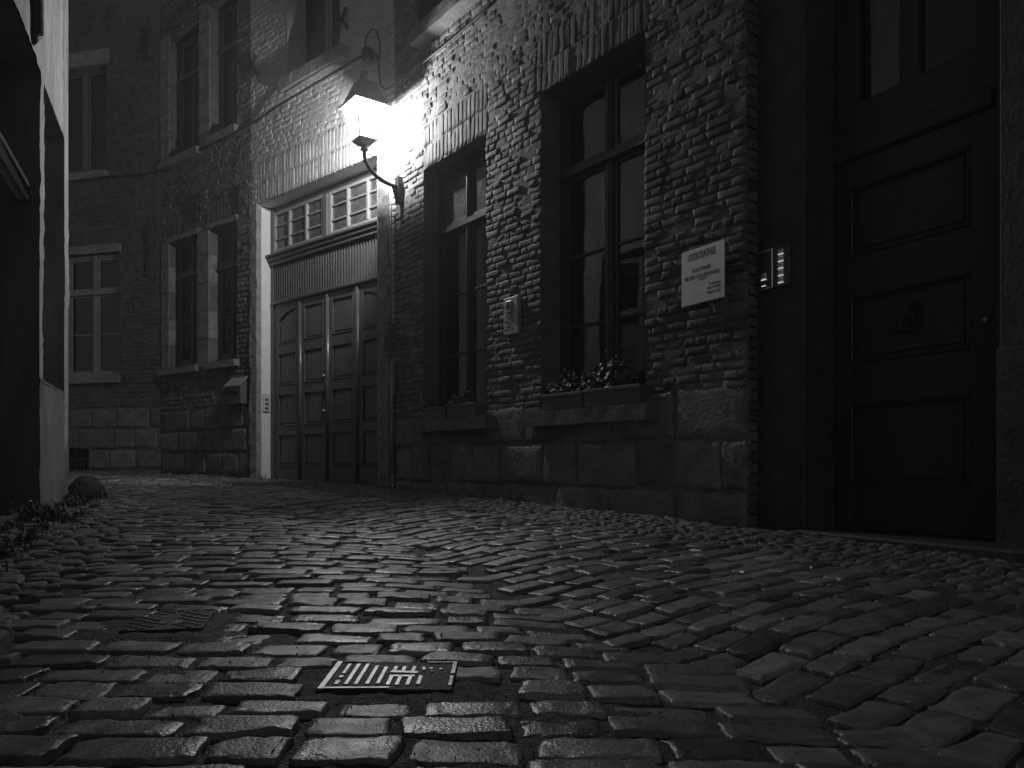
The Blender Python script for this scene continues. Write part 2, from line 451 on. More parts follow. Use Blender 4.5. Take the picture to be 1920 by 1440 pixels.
def window(wall, parent, a, b, c, d, y, fmat, gmat, mull=(), trans=(), bars=(), fw=.055, mw=.05, bw=.022, curtain=None, name='window', top_mull=True, casement=True):
    """frame with mullions (u), transoms (z), glazing bars (z list); one pane per light.  y = inset of the frame front"""
    m = MB(); t = .055
    m.box(a, a + fw, y, y + t, c, d); m.box(b - fw, b, y, y + t, c, d)
    m.box(a + fw, b - fw, y + .001, y + t, c, c + fw * 1.1); m.box(a + fw, b - fw, y + .001, y + t, d - fw, d)
    for (z, th, pr) in trans:
        m.box(a + fw * .3, b - fw * .3, y - pr, y + t + .001, z - th / 2, z + th / 2)
        m.box(a + fw * .3, b - fw * .3, y - pr - .018, y + .01, z - th / 2 - .004, z - th / 2 + .018)
    for (u, z0, z1, th) in mull:
        m.box(u - th / 2, u + th / 2, y - .012, y + t - .002, z0, z1)
        m.box(u - th / 6, u + th / 6, y - .022, y, z0, z1)
    fr = m.build(name, fmat, wall, parent)
    # lights between members
    us = [a + fw] + [x for mm in mull for x in (mm[0] - mm[3] / 2, mm[0] + mm[3] / 2)] + [b - fw]
    zs = [c + fw] + [x for tt in sorted(trans) for x in (tt[0] - tt[1] / 2, tt[0] + tt[1] / 2)] + [d - fw]
    for i in range(0, len(us), 2):
        for k in range(0, len(zs), 2):
            p, q, e, f = us[i], us[i + 1], zs[k], zs[k + 1]
            s = MB(); sw = .032
            s.box(p, p + sw, y + .012, y + .048, e, f, .004); s.box(q - sw, q, y + .012, y + .048, e, f, .004)
            s.box(p + sw, q - sw, y + .013, y + .047, e, e + sw * 1.2, .004); s.box(p + sw, q - sw, y + .013, y + .047, f - sw, f, .004)
            for bz in bars:
                if e + .05 < bz < f - .05: s.box(p + sw, q - sw, y + .014, y + .046, bz - bw / 2, bz + bw / 2, .005)
            s.build('sash', fmat, wall, fr)
            g = MB(); g.add([(p + .01, y + .032, e + .01), (q - .01, y + .032, e + .01), (q - .01, y + .032, f - .01), (p + .01, y + .032, f - .01)], [(0, 1, 2, 3)])
            g.build('pane', gmat, wall, fr)
    return fr

def curtain(wall, parent, a, b, c, d, y, folds=8, material='curtain', gather=0.0):
    nu = folds * 8; nz = 14; V = []; F = []
    for i in range(nu + 1):
        for j in range(nz + 1):
            s = i / nu; v = j / nz
            u = a + (b - a) * s
            if gather: u = b - (b - u) * (1 - gather * (1 - v) ** 1.5)
            V.append((u, y + .018 * math.sin(s * folds * 6.283 + .5 * math.sin(v * 3)), c + (d - c) * v))
    for i in range(nu):
        for j in range(nz): F.append((i * (nz + 1) + j, (i + 1) * (nz + 1) + j, (i + 1) * (nz + 1) + j + 1, i * (nz + 1) + j + 1))
    return put('curtain', V, F, material, wall, parent, True)

def rough_slab(name, wall, u0, u1, y0, y1, z0, z1, material, parent=None, step=.04, amp=.006, seed=1):
    """a slab with an uneven front: top, front, bottom and ends"""
    nu = max(2, int((u1 - u0) / step)); V = []; F = []
    nz = max(2, int((z1 - z0) / step)); ny = max(2, int((y1 - y0) / step))
    def sheet(f, na, nb):
        base = len(V)
        for i in range(na + 1):
            for j in range(nb + 1): V.append(f(i / na, j / nb))
        for i in range(na):
            for j in range(nb): F.append((base + i * (nb + 1) + j, base + (i + 1) * (nb + 1) + j, base + (i + 1) * (nb + 1) + j + 1, base + i * (nb + 1) + j + 1))
    L = lambda p, q, t: p + (q - p) * t
    sheet(lambda s, t: (L(u0, u1, s), y0, L(z0, z1, t)), nu, nz)
    sheet(lambda s, t: (L(u0, u1, s), L(y0, y1, t), z1), nu, ny)
    sheet(lambda s, t: (L(u0, u1, s), L(y0, y1, t), z0), nu, ny)
    sheet(lambda s, t: (u0, L(y0, y1, s), L(z0, z1, t)), ny, nz)
    sheet(lambda s, t: (u1, L(y0, y1, s), L(z0, z1, t)), ny, nz)
    V = np.array(V)
    V[:, 1] += amp * vn(V[:, 0] * 14, V[:, 2] * 14, seed) * (V[:, 1] < y1 - 1e-5)
    V[:, 2] += amp * .7 * vn(V[:, 0] * 11 + 9, V[:, 1] * 11, seed + 1) * (V[:, 1] < y1 - 1e-5)
    V[:, 0] += amp * .7 * vn(V[:, 2] * 11 + 9, V[:, 1] * 11, seed + 2) * (V[:, 1] < y1 - 1e-5)
    return put(name, V, F, material, wall, parent)

def shell(wall, u0, u1, z0, z1, depth, parent, front=.0, mname='roof_tile', wallmat='brick_c', roof=True, ends=(True, True)):
    """the rest of the house behind its street wall: ends, back, eaves and a pitched roof"""
    m = MB(); y0 = .30
    V = [(u0, depth, z0), (u1, depth, z0), (u1, depth, z1), (u0, depth, z1)]
    m.add(V, [(1, 0, 3, 2)])
    m.build('back_wall', wallmat, wall, parent)
    if ends[0]: e_ = MB(); e_.box(u0 - .1, u0 + .1, .36, depth, z0, z1); e_.build('gable_wall', wallmat, wall, parent)
    if ends[1]: e_ = MB(); e_.box(u1 - .1, u1 + .1, .36, depth, z0, z1); e_.build('gable_wall', wallmat, wall, parent)
    if roof:
        r = MB(); e = .25; h = depth * .42
        r.prism([(0, 0)] * 0 + [(u0 - .02, z1 + .0), (u1 + .02, z1 + .0), (u1 + .02, z1 + .06), (u0 - .02, z1 + .06)], -e, 0.3)
        V = [(u0, -e, z1 + .06), (u1, -e, z1 + .06), (u1, depth / 2, z1 + h), (u0, depth / 2, z1 + h), (u0, depth + e, z1 + .06), (u1, depth + e, z1 + .06)]
        r.add(V, [(0, 1, 2, 3), (3, 2, 5, 4), (0, 3, 4), (1, 5, 2), (0, 4, 5, 1)])
        ro = r.build('roof', mname, wall, parent)
        g = MB(); g.tube([(u0, -e - .06, z1 + .03), (u1, -e - .06, z1 + .03)], .06, 10)
        g.build('gutter', 'iron', wall, ro)

# ================================================================== HOUSE B: brick town house with the two tall windows
hb = empty('brick_house', (*P1, 0), 'dark weathered brick house with two tall windows, right of the gate', 'house')
b1 = (WB.u(795), WB.u(912), .955, 3.40)
b2 = (WB.u(1015), WB.u(1210), .945, 3.46)
bu = (WB.u(786), WB.u(906), 4.76, 6.1)
HB = [b1, b2, bu]
ZB = 6.5
sold = [(b1[0] - .03, b1[1] + .02, b1[3], b1[3] + .43), (b2[0] - .05, b2[1] + .03, b2[3], b2[3] + .45), (bu[0], bu[1], bu[3], bu[3] + .22)]
bb = lay_bricks(0, LB, .99, ZB, HB, .057, (.185, .095), .009, 5, sold)
brick_part('wall', WB, bb, 'brick_b', hb, 51, relief=.008, erode=.38, jitter=.0042)
mortar_part('mortar', WB, 0, LB, 1.015, ZB, HB, 'mortar_b', hb, 52, base=-.006, smear=.006, patch=.012)
pl = lay_bricks(0, LB, .05, .99, HB, .325, (.62, .38), .018, 8)
brick_part('stone_plinth', WB, pl, 'block_b', hb, 61, nu=18, nz=12, relief=.028, erode=.6, wavy=.01, jitter=.006, rnd=.02)
mortar_part('plinth_mortar', WB, 0, LB, -.1, 1.02, HB[:2], 'mortar_b', hb, 63, base=-.012, smear=.02, patch=.02)
reveals(WB, HB, .23, 'brick_e', hb)
def end_cap(wall, u, y0, y1, z0, z1, material, parent, nm='wall_end'):
    m = MB(); nz = int((z1 - z0) / .062)
    for i in range(nz):
        z = z0 + i * (z1 - z0) / nz
        m.box(u - .1, u + .004 * math.sin(i * 2.7) + .002, y0 + .004 * math.sin(i * 1.9), y1, z + .004, z + (z1 - z0) / nz - .004, .005)
    m.build(nm, material, wall, parent)
end_cap(WB, LB, .022, .16, .05, ZB, 'brick_b', hb)
# window 1
def zat(wall, px, py, ins): return wall.at(px, py, ins)[1]
def uat(wall, px, ins): return wall.at(px, 870, ins)[0]
yi = .17
t1 = zat(WB, 867, 420, yi); mu1 = uat(WB, 878.5, yi)
w1 = window(WB, hb, b1[0], b1[1], b1[2] + .03, b1[3], yi, 'frame_dark', 'glass_clean',
            mull=((mu1, b1[2], t1 - .03, .055), (mu1, t1 + .03, b1[3], .045)), trans=((t1, .06, .02),),
            bars=(zat(WB, 850, 553, yi), zat(WB, 853, 664, yi)))
tag(w1, 'left tall window with a transom above two casements')
for ch in list(w1.children):
    if ch.name.startswith('pane'):
        zc = np.mean([v.co.z for v in ch.data.vertices])
        if zc > t1 + .1: ch.data.materials[0] = M['glass_dusty']
room(WB, b1[0], b1[1], b1[2], b1[3], .23, hb)
curtain(WB, w1, b1[0] + .05, mu1 - .03, b1[2] + .05, t1, .36, 5)
curtain(WB, w1, mu1 + .12, b1[1] - .03, b1[2] + .05, t1, .36, 4)
yi2 = .19
t2 = zat(WB, 1130, 299, yi2); mu2 = uat(WB, 1143, yi2)
w2 = window(WB, hb, b2[0], b2[1], b2[2] + .03, b2[3], yi2, 'frame_dark', 'glass_clean',
            mull=((mu2, b2[2], t2 - .03, .07), (mu2, t2 + .03, b2[3], .045)), trans=((t2, .065, .025),),
            bars=(zat(WB, 1095, 476, yi2), zat(WB, 1105, 607, yi2)))
tag(w2, 'right tall window reflecting the houses opposite')
room(WB, b2[0], b2[1], b2[2], b2[3], .25, hb)
curtain(WB, w2, b2[1] - .26, b2[1] - .02, b2[2] + .05, b2[3], .40, 5, gather=.45)
wu = window(WB, hb, bu[0], bu[1], bu[2], bu[3], .15, 'frame_dark', 'glass_dark', mull=(((bu[0] + bu[1]) / 2, bu[2], bu[3], .06),))
room(WB, bu[0], bu[1], bu[2], bu[3], .2, hb)
for (h, a, b, zt, mt, nm) in ((b1, 778, 917, .955, 'sill_stone', 'window_sill'), (b2, 985, 1220, .945, 'sill_stone', 'window_sill')):
    rough_slab(nm, WB, WB.u(a, -.08), WB.u(b, -.08), -.12, .2, zt - .115, zt - .004, mt, hb, amp=.003, seed=a)
rough_slab('window_sill', WB, WB.u(772, -.1), WB.u(930, -.1), -.13, .16, 4.60, 4.74, 'sill_white', hb, amp=.006, seed=4)
shell(WB, 0, LB, -.1, ZB, 6, hb, ends=(False, True), wallmat='brick_e')

# ================================================================== HOUSE D: gate house with the carriage gate
hd = empty('gate_house', (*P2, 0), 'pale brick house with the four leaved wooden carriage gate, behind the wall lantern', 'house')
gt = (WD.u(480), WD.u(708), .0, 3.82)
du_ = (WD.u(539), WD.u(637), 5.13, 6.5)
HD = [gt, du_]; ZD = 7.2
sd = [(gt[0], gt[1] + .1, gt[3], gt[3] + .52), (du_[0], du_[1], du_[3], du_[3] + .24)]
bd = lay_bricks(0, LD, 1.25, ZD, HD, .066, (.21, .11), .011, 15, sd)
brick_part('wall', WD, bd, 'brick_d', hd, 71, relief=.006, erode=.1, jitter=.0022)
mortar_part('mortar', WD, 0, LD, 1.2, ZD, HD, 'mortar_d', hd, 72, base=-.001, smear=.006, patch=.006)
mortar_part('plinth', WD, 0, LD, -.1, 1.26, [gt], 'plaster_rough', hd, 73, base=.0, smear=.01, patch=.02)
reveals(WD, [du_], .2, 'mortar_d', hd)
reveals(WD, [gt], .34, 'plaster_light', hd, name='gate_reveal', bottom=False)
# plaster faced piers beside the gate
rough_slab('gate_pier', WD, WD.u(708.5, -.02), WD.u(729, -.02), -.02, .05, .1, 3.82, 'surround', hd, amp=.012, seed=31, step=.025)
rough_slab('gate_pier', WD, WD.u(468, -.02), WD.u(480.5, -.02), -.02, .05, .1, 3.82, 'plaster_rough', hd, amp=.008, seed=33)
rough_slab('window_sill', WD, WD.u(528, -.08), WD.u(645, -.08), -.12, .1, 4.98, 5.12, 'surround', hd, amp=.006, seed=41)
wdu = window(WD, hd, du_[0] , du_[1], du_[2], du_[3], .17, 'frame_light', 'glass_dark', mull=(((du_[0] + du_[1]) / 2 + .05, du_[2], du_[3], .06),))
room(WD, du_[0], du_[1], du_[2], du_[3], .22, hd)
shell(WD, 0, LD, -.1, ZD, 6, hd, ends=(False, False), wallmat='brick_e')

# the gate itself (a part of the house) with leaves, panels, slats, cornice and fanlight
yg = .20
ga, gb = gt[0] + .02, gt[1] - .01
zc0, zc1 = zat(WD, 606, 462, yg), zat(WD, 606, 438, yg - .08)     # cornice
zl1 = zat(WD, 606, 549, yg)                                          # top of leaves
zg0 = .30
gm = MB()
gm.box(ga, ga + .05, yg, yg + .09, zg0, gt[3] - .01); gm.box(gb - .05, gb, yg, yg + .09, zg0, gt[3] - .01)
gm.box(ga + .05, gb - .05, yg + .02, yg + .1, gt[3] - .09, gt[3] - .01)
gate = gm.build('gate', 'gate_paint', WD, hd); tag(gate, 'tall dark wooden carriage gate with slatted frieze and fanlight')
m = MB(); m.box(ga - .05 + .03, gb - .0, yg - .075, yg + .05, zc0 + .05, zc0 + .085, .008); m.box(ga, gb, yg - .05, yg + .05, zc0 + .0, zc0 + .05, .012); m.box(ga, gb, yg - .025, yg + .05, zc0 - .05, zc0, .01)
m.build('cornice', 'gate_paint', WD, gate)
m = MB(); m.box(ga + .05, gb - .05, yg + .035, yg + .05, zl1, zc0 - .05)
nsl = 44; sw_ = (gb - ga - .1) / nsl
for i in range(nsl):
    u = ga + .05 + i * sw_; m.box(u + .004, u + sw_ * .62, yg + .012, yg + .034, zl1 + .055, zc0 - .055, .005)
m.box(ga + .02, gb - .02, yg - .015, yg + .05, zl1, zl1 + .05, .012)
m.build('slatted_frieze', 'gate_paint', WD, gate)
# leaves
inner = (gb - .05) - (ga + .05); lw = inner / 4
zt_l, zb_l = zl1 - .005, zg0
rows = [(.085, .50), (.62, 1.02), (1.13, 1.53), (1.63, 2.03)]
H = zt_l - zb_l; sc = H / 2.24
for k in range(4):
    a = ga + .05 + k * lw + .004; b = a + lw - .008; y0 = yg + .02
    s = MB(); st = .085
    s.box(a, a + st, y0, y0 + .045, zb_l, zt_l); s.box(b - st, b, y0, y0 + .045, zb_l, zt_l)
    prev = zt_l
    for i, (p, q) in enumerate(rows):
        top = zt_l - p * sc
        if i == 0 and k in (0, 3):   # arched head
            n = 10; pts = [(a + st, prev), (b - st, prev)]
            arc = []
            for j in range(n + 1):
                f = j / n; g = f if k == 3 else 1 - f      # from right to left
                uu = (b - st) + (a + st - b + st) * f
                rise = .115 * (1 - math.sqrt(max(0, 1 - (1 - (1 - g if k == 0 else 1 - f)) ** 2)) ) if False else 0
                x = f if k == 0 else 1 - f                  # 0 at the gate's centre side, 1 at the outer side
                arc.append((uu, top - .13 * x ** 2))
            s.prism(pts + arc, y0 + .001, y0 + .044)
        else: s.box(a + st, b - st, y0 + .001, y0 + .044, top, prev)
        prev = zt_l - q * sc
    s.box(a + st, b - st, y0 + .001, y0 + .044, zb_l, prev)
    leaf = s.build('leaf', 'gate_paint', WD, gate)
    for i, (p, q) in enumerate(rows):
        z1_, z0_ = zt_l - p * sc, zt_l - q * sc
        pm = MB(); pm.box(a + st - .01, b - st + .01, y0 + .030, y0 + .042, z0_ - .01, z1_ + .01)
        c0, c1, d0, d1 = a + st + .035, b - st - .035, z0_ + .035, z1_ - .035
        if i == 0 and k in (0, 3):
            xs = [(b - st - .035) + (a - b + 2 * st + .07) * j / 10 for j in range(11)]
            pts = [(c0, d0), (c1, d0)] + [(uu, d1 - .13 * (j / 10 if k == 0 else 1 - j / 10) ** 2) for j, uu in enumerate(xs)]
            pm.prism(pts, y0 + .014, y0 + .031)
        else: pm.box(c0, c1, y0 + .012, y0 + .031, d0, d1, .014)
        # moulding rim around the panel
        e0, e1, f0, f1 = a + st, b - st, z0_, z1_
        if not (i == 0 and k in (0, 3)): pm.box(e0, e1, y0 - .004, y0 + .032, f1 - .014, f1, .006)
        pm.box(e0, e1, y0 - .008, y0 + .032, f0, f0 + .016, .006)
        pm.box(e0, e0 + .014, y0 - .004, y0 + .032, f0 + .016, f1 - (.14 if (i == 0 and k == 0) else .014), .006); pm.box(e1 - .014, e1, y0 - .004, y0 + .032, f0 + .016, f1 - (.14 if (i == 0 and k == 3) else .014), .006)
        pm.build('panel', 'gate_paint', WD, gate)
    if k:
        t = MB(); t.tube([(a - .004, y0 + .005, zb_l + .02), (a - .004, y0 + .005, zt_l - .02)], .03, 12); t.build('cover_strip', 'gate_paint', WD, gate, True)
uc = ga + .05 + 2 * lw
for (py) in (705, 771):
    z = zat(WD, 604, py, yg); k_ = MB(); k_.tube([(uc - .06, yg - .004, z), (uc - .06, yg + .03, z)], .018, 12); k_.build('keyhole_plate', 'steel', WD, gate, True)
m = MB(); z = zat(WD, 603, 740, yg); m.box(uc - .075, uc - .05, yg - .004, yg + .02, z - .05, z + .05, .004); m.tube([(uc - .062, yg, z + .02), (uc - .062, yg - .05, z + .02), (uc - .14, yg - .055, z + .015)], .009, 8); m.build('handle', 'iron', WD, gate, True)
# fanlight: two groups of three lights
zf0, zf1 = zc0 + .10, gt[3] - .085
for g in range(2):
    a = ga + .05 + g * inner / 2 + (.0 if g == 0 else .05); b = a + inner / 2 - .05
    fm = MB(); fw = .045
    fm.box(a, a + fw, yg, yg + .05, zf0, zf1); fm.box(b - fw, b, yg, yg + .05, zf0, zf1); fm.box(a + fw, b - fw, yg + .001, yg + .05, zf0, zf0 + fw); fm.box(a + fw, b - fw, yg + .001, yg + .05, zf1 - fw * .8, zf1)
    for i in (1, 2):
        u = a + (b - a) * i / 3; fm.box(u - .018, u + .018, yg - .004, yg + .045, zf0 + fw, zf1 - fw * .8)
    for j in (1, 2):
        z = zf0 + (zf1 - zf0) * j / 3; fm.box(a + fw, b - fw, yg + .006, yg + .04, z - .009, z + .009)
    fan = fm.build('fanlight', 'frame_light', WD, gate)
    p = MB(); p.add([(a + .01, yg + .03, zf0), (b - .01, yg + .03, zf0), (b - .01, yg + .03, zf1), (a + .01, yg + .03, zf1)], [(0, 1, 2, 3)]); p.build('fanlight_glass', 'glass_gate', WD, gate)
m = MB(); uu = ga + .05 + inner / 2; m.box(uu - .045, uu + .045, yg - .02, yg + .07, zc0 + .086, gt[3] - .09, .012); m.box(ga + .05, gb - .05, yg - .02, yg + .06, zf0 - .02, zf0 - .002)
m.build('fanlight_post', 'frame_mid', WD, gate)
room(WD, ga, gb, 2.9, 3.8, .35, hd)
m = MB(); m.box(ga, gb, yg + .09, yg + .12, zg0, 2.95); m.build('gate_back', 'gate_paint', WD, gate)
m = MB(); m.box(gt[0] - .02, gt[1] + .02, -.03, .34, .05, .305, .01); m.build('threshold', 'sill_stone', WD, hd)

# ================================================================== HOUSE E + C: the corner house at the bend
he = empty('corner_house', (*P3, 0), 'dark brick corner house bending behind the gate house, with stone mullioned windows', 'house')
e1 = (WE.u(319), WE.u(372), 1.92, 3.71); e2 = (WE.u(394), WE.u(445), 1.92, 3.71)
e3 = (WE.u(321), WE.u(374), 4.90, 6.6); e4 = (WE.u(396), WE.u(445), 4.95, 6.7)
HE = [e1, e2, e3, e4]; ZE = 8.2
se = [(e2[0] - .1, e2[1] + .05, 3.76, 4.05), (e1[0], e1[1], 3.76, 4.05)]
be = lay_bricks(0, LE, 1.30, ZE, HE, .066, (.20, .10), .012, 25, se)
brick_part('wall', WE, be, 'brick_e', he, 81, relief=.012, erode=.7, jitter=.005)
mortar_part('mortar', WE, 0, LE, 1.25, ZE, HE, 'mortar_e', he, 82, base=-.006, smear=.01, patch=.012)
pe = lay_bricks(0, LE, .1, 1.31, [], .30, (.55, .40), .02, 26)
brick_part('stone_plinth', WE, pe, 'block', he, 83, nu=10, nz=8, relief=.02, erode=.5, rnd=.02)
mortar_part('plinth_mortar', WE, 0, LE, -.1, 1.30, [], 'mortar_e', he, 84, base=-.012, smear=.02)
reveals(WE, HE, .2, 'brick_e', he)
def ew(h, tr, bars, mu, nm='window', fm='frame_mid'):
    mm = (h[0] + h[1]) / 2 + mu
    tr_ = tr if tr else None
    wnd = window(WE, he, h[0], h[1], h[2] + .02, h[3], .12, fm, 'glass_dark', mull=((mm, h[2], h[3], .05),), trans=((tr_, .07, .02),) if tr_ else (), bars=bars)
    room(WE, h[0], h[1], h[2], h[3], .2, he); return wnd
ew(e1, WE.at(345, 518, .12)[1], (WE.at(345, 602, .12)[1],), .05)
ew(e2, WE.at(418, 502, .12)[1], (WE.at(418, 588, .12)[1],), .05)
ew(e3, WE.at(345, 148, .12)[1], (), .05); ew(e4, WE.at(420, 97, .12)[1], (), .05)
for (a, b, z0, z1, sd_) in ((372, 394, 1.85, 3.76, 1), (304, 319, 1.85, 3.76, 2), (375, 395.5, 4.85, 6.8, 3), (303, 320, 4.85, 6.7, 4)):
    nseg = 5; m = MB()
    for i in range(nseg):
        za = z0 + (z1 - z0) * i / nseg; zb = z0 + (z1 - z0) * (i + 1) / nseg
        m.box(WE.u(a) + .004 * (i % 2), WE.u(b) - .004 * ((i + 1) % 2), -.02 - .004 * (i % 2), .12, za + .003, zb - .003, .008)
    m.build('stone_mullion', 'surround', WE, he)
for (a, b, z) in ((304, 374, 1.90), (391, 448, 1.90), (304, 376, 4.88), (393, 448, 4.93)):
    rough_slab('window_sill', WE, WE.u(a), WE.u(b), -.07, .12, z - .09, z, 'surround', he, amp=.005, seed=a)
rough_slab('lintel', WE, WE.u(390), WE.u(447), -.03, .12, 3.70, 3.77, 'surround', he, seed=5)
rough_slab('lintel', WE, WE.u(316), WE.u(374), -.03, .12, 3.70, 3.77, 'surround', he, seed=6)
# C side
c1 = (WC.u(116), WC.u(224), 1.85, 3.68); c2 = (WC.u(104), WC.u(199), 4.88, 6.5); c3 = (WC.u(112), WC.u(166), .40, .88)
HC = [c1, c2, c3]
bc = lay_bricks(0, LC, 1.37, ZE, HC, .066, (.20, .10), .011, 35, [(c1[0], c1[1] + .05, 3.78, 4.05)])
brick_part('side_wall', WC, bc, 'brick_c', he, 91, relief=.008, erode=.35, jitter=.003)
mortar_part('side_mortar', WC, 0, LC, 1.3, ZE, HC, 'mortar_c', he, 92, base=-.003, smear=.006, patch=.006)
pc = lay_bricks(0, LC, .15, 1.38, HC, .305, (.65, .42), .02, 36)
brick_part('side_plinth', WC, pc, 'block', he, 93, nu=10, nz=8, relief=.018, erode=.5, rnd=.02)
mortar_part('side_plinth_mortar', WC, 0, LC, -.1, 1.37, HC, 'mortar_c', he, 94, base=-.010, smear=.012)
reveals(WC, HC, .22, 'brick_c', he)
mc = (c1[0] + c1[1]) / 2
wc = window(WC, he, c1[0], c1[1], c1[2], c1[3], .10, 'frame_pale', 'glass_dark', mull=((mc, c1[2], c1[3], .06),), trans=((WC.at(180, 549, .1)[1], .065, .02),), bars=(WC.at(180, 627, .1)[1],), fw=.05)
tag(wc, 'six light window with pale painted frame')
room(WC, *c1, .2, he)
wc2 = window(WC, he, *c2, .10, 'frame_mid', 'glass_dark', mull=(((c2[0] + c2[1]) / 2, c2[2], c2[3], .09),), fw=.07)
room(WC, *c2, .2, he)
rough_slab('window_sill', WC, c1[0] - .05, c1[1] + .02, -.06, .1, 1.74, 1.85, 'surround', he, seed=7)
rough_slab('window_sill', WC, c2[0] - .05, c2[1] + .04, -.06, .1, 4.79, 4.88, 'surround', he, seed=8)
rough_slab('lintel', WC, c2[0] - .1, c2[1] + .06, -.03, .1, 6.48, 6.70, 'surround', he, seed=9)
rough_slab('lintel', WC, c1[0] - .1, c1[1] + .04, -.015, .1, 3.68, 3.80, 'surround', he, seed=10)
m = MB()
for i in range(9): u = c3[0] + .03 + i * (c3[1] - c3[0] - .06) / 8; m.tube([(u, .06, .4), (u, .06, .88)], .009, 6)
m.box(c3[0], c3[1], .05, .07, .60, .62); m.box(c3[0], c3[1], .05, .07, .79, .81)
m.build('cellar_grille', 'iron', WC, he)
room(WC, c3[0], c3[1], c3[2], c3[3], .15, he)
shell(WC, 0, LC, -.1, ZE, 6, he, ends=(True, False), wallmat='brick_e')
shell(WE, 0, LE, -.1, ZE, 6, he, ends=(False, False), wallmat='brick_e')
# plaster strip at the inner corner
rough_slab('corner_quoin', WC, LC - .10, LC - .005, -.006, .02, 1.38, ZE, 'brick_c', he, amp=.006, seed=12)

# ================================================================== HOUSE A: stone doorway at the right
ha = empty('doorway_house', (*A0, 0), 'very dark stone fronted house at the right edge with a tall recessed panelled door', 'house')
yd = .26
da, db = WA.u(1508), WA.u(1881)
dz1 = 3.35
m = MB()
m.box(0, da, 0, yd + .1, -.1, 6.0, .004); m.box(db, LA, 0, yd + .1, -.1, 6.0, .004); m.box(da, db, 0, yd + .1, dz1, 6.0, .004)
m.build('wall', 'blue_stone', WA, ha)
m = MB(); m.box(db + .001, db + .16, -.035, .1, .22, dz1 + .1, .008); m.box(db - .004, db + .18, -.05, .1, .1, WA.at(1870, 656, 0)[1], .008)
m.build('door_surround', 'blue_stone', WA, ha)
# door frame, leaf and transom
dm = MB(); zl = 2.24; zb = .17
dl0, dl1 = WA.u(1566, yd), WA.u(1866, yd)
dm.box(da, dl0, yd - .01, yd + .06, zb, dz1); dm.box(dl1, db, yd - .01, yd + .06, zb, dz1); dm.box(dl0, dl1, yd - .01, yd + .06, dz1 - .06, dz1); dm.box(dl0, dl1, yd - .03, yd + .06, zl, zl + .09, .01)
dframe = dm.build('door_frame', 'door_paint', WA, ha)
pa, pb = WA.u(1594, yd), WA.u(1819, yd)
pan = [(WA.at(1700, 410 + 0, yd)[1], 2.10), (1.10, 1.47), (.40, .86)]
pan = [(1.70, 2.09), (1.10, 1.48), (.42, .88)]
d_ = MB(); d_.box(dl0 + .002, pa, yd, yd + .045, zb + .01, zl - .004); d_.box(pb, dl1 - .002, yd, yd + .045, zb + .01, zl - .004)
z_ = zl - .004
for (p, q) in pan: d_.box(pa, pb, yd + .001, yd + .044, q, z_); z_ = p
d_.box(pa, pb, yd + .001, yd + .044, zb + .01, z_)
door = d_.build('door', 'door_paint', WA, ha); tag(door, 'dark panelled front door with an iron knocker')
for (p, q) in pan:
    m = MB(); m.box(pa - .005, pb + .005, yd + .025, yd + .04, p - .005, q + .005); m.box(pa + .04, pb - .04, yd + .014, yd + .026, p + .04, q - .04, .008)
    for (x0, x1, z0, z1) in ((pa, pb, p, p + .018), (pa, pb, q - .018, q), (pa, pa + .018, p + .018, q - .018), (pb - .018, pb, p + .018, q - .018)):
        m.box(x0, x1, yd - .008, yd + .026, z0, z1, .006)
    m.build('panel', 'door_paint', WA, door)
ku, kz = WA.at(1698, 590, yd)
m = MB(); m.prism([(ku - .035, kz - .02), (ku + .035, kz - .02), (ku + .05, kz + .05), (ku + .03, kz + .075), (ku, kz + .06), (ku - .03, kz + .078), (ku - .052, kz + .05)], yd - .025, yd + .02)
m.tube([(ku - .04, yd - .02, kz + .01), (ku - .07, yd - .03, kz - .04), (ku - .075, yd - .035, kz - .085), (ku, yd - .04, kz - .09), (ku + .075, yd - .035, kz - .085), (ku + .07, yd - .03, kz - .04), (ku + .04, yd - .02, kz + .01)], .009, 8)
m.tube([(ku, yd - .02, kz), (ku, yd - .035, kz - .09)], [.02, .028], 8)
m.build('door_knocker', 'iron', WA, door)
lu, lz = WA.at(1849, 600, yd)
m = MB(); m.tube([(lu, yd + .01, lz), (lu, yd - .012, lz)], .016, 14); m.build('door_lock', 'steel', WA, door, True)
w0, w1_ = WA.u(1608, yd), WA.u(1686, yd); w2_, w3_ = WA.u(1722, yd), WA.u(1830, yd); zt0 = WA.at(1646, 175, yd)[1]
m = MB(); m.box(dl0, w0, yd, yd + .05, zl + .09, dz1 - .06); m.box(w1_, w2_, yd, yd + .05, zl + .09, dz1 - .06); m.box(w3_, dl1, yd, yd + .05, zl + .09, dz1 - .06); m.box(w0, w1_, yd + .001, yd + .05, zl + .09, zt0); m.box(w2_, w3_, yd + .001, yd + .05, zl + .09, zt0)
tr = m.build('transom_light', 'door_paint', WA, ha)
for (p, q) in ((w0, w1_), (w2_, w3_)):
    g = MB(); g.add([(p, yd + .03, zt0), (q, yd + .03, zt0), (q, yd + .03, dz1 - .06), (p, yd + .03, dz1 - .06)], [(0, 1, 2, 3)]); g.build('pane', 'glass_dark', WA, tr)
curtain(WA, tr, w0 - .02, w1_ + .02, zt0 - .05, dz1, yd + .09, 1)
room(WA, da, db, zl, dz1, yd + .06, ha, .6)
m = MB(); m.box(dl0, dl1, yd + .06, yd + .08, zb, zl + .05); m.build('door_back', 'door_paint', WA, ha)
m = MB(); m.box(da - .03, LA, -.08, yd + .02, -.05, .175, .012); m.build('threshold', 'blue_stone', WA, ha)
shell(WA, 0, LA, -.1, 6.0, 6, ha, ends=(True, True), wallmat='brick_e')

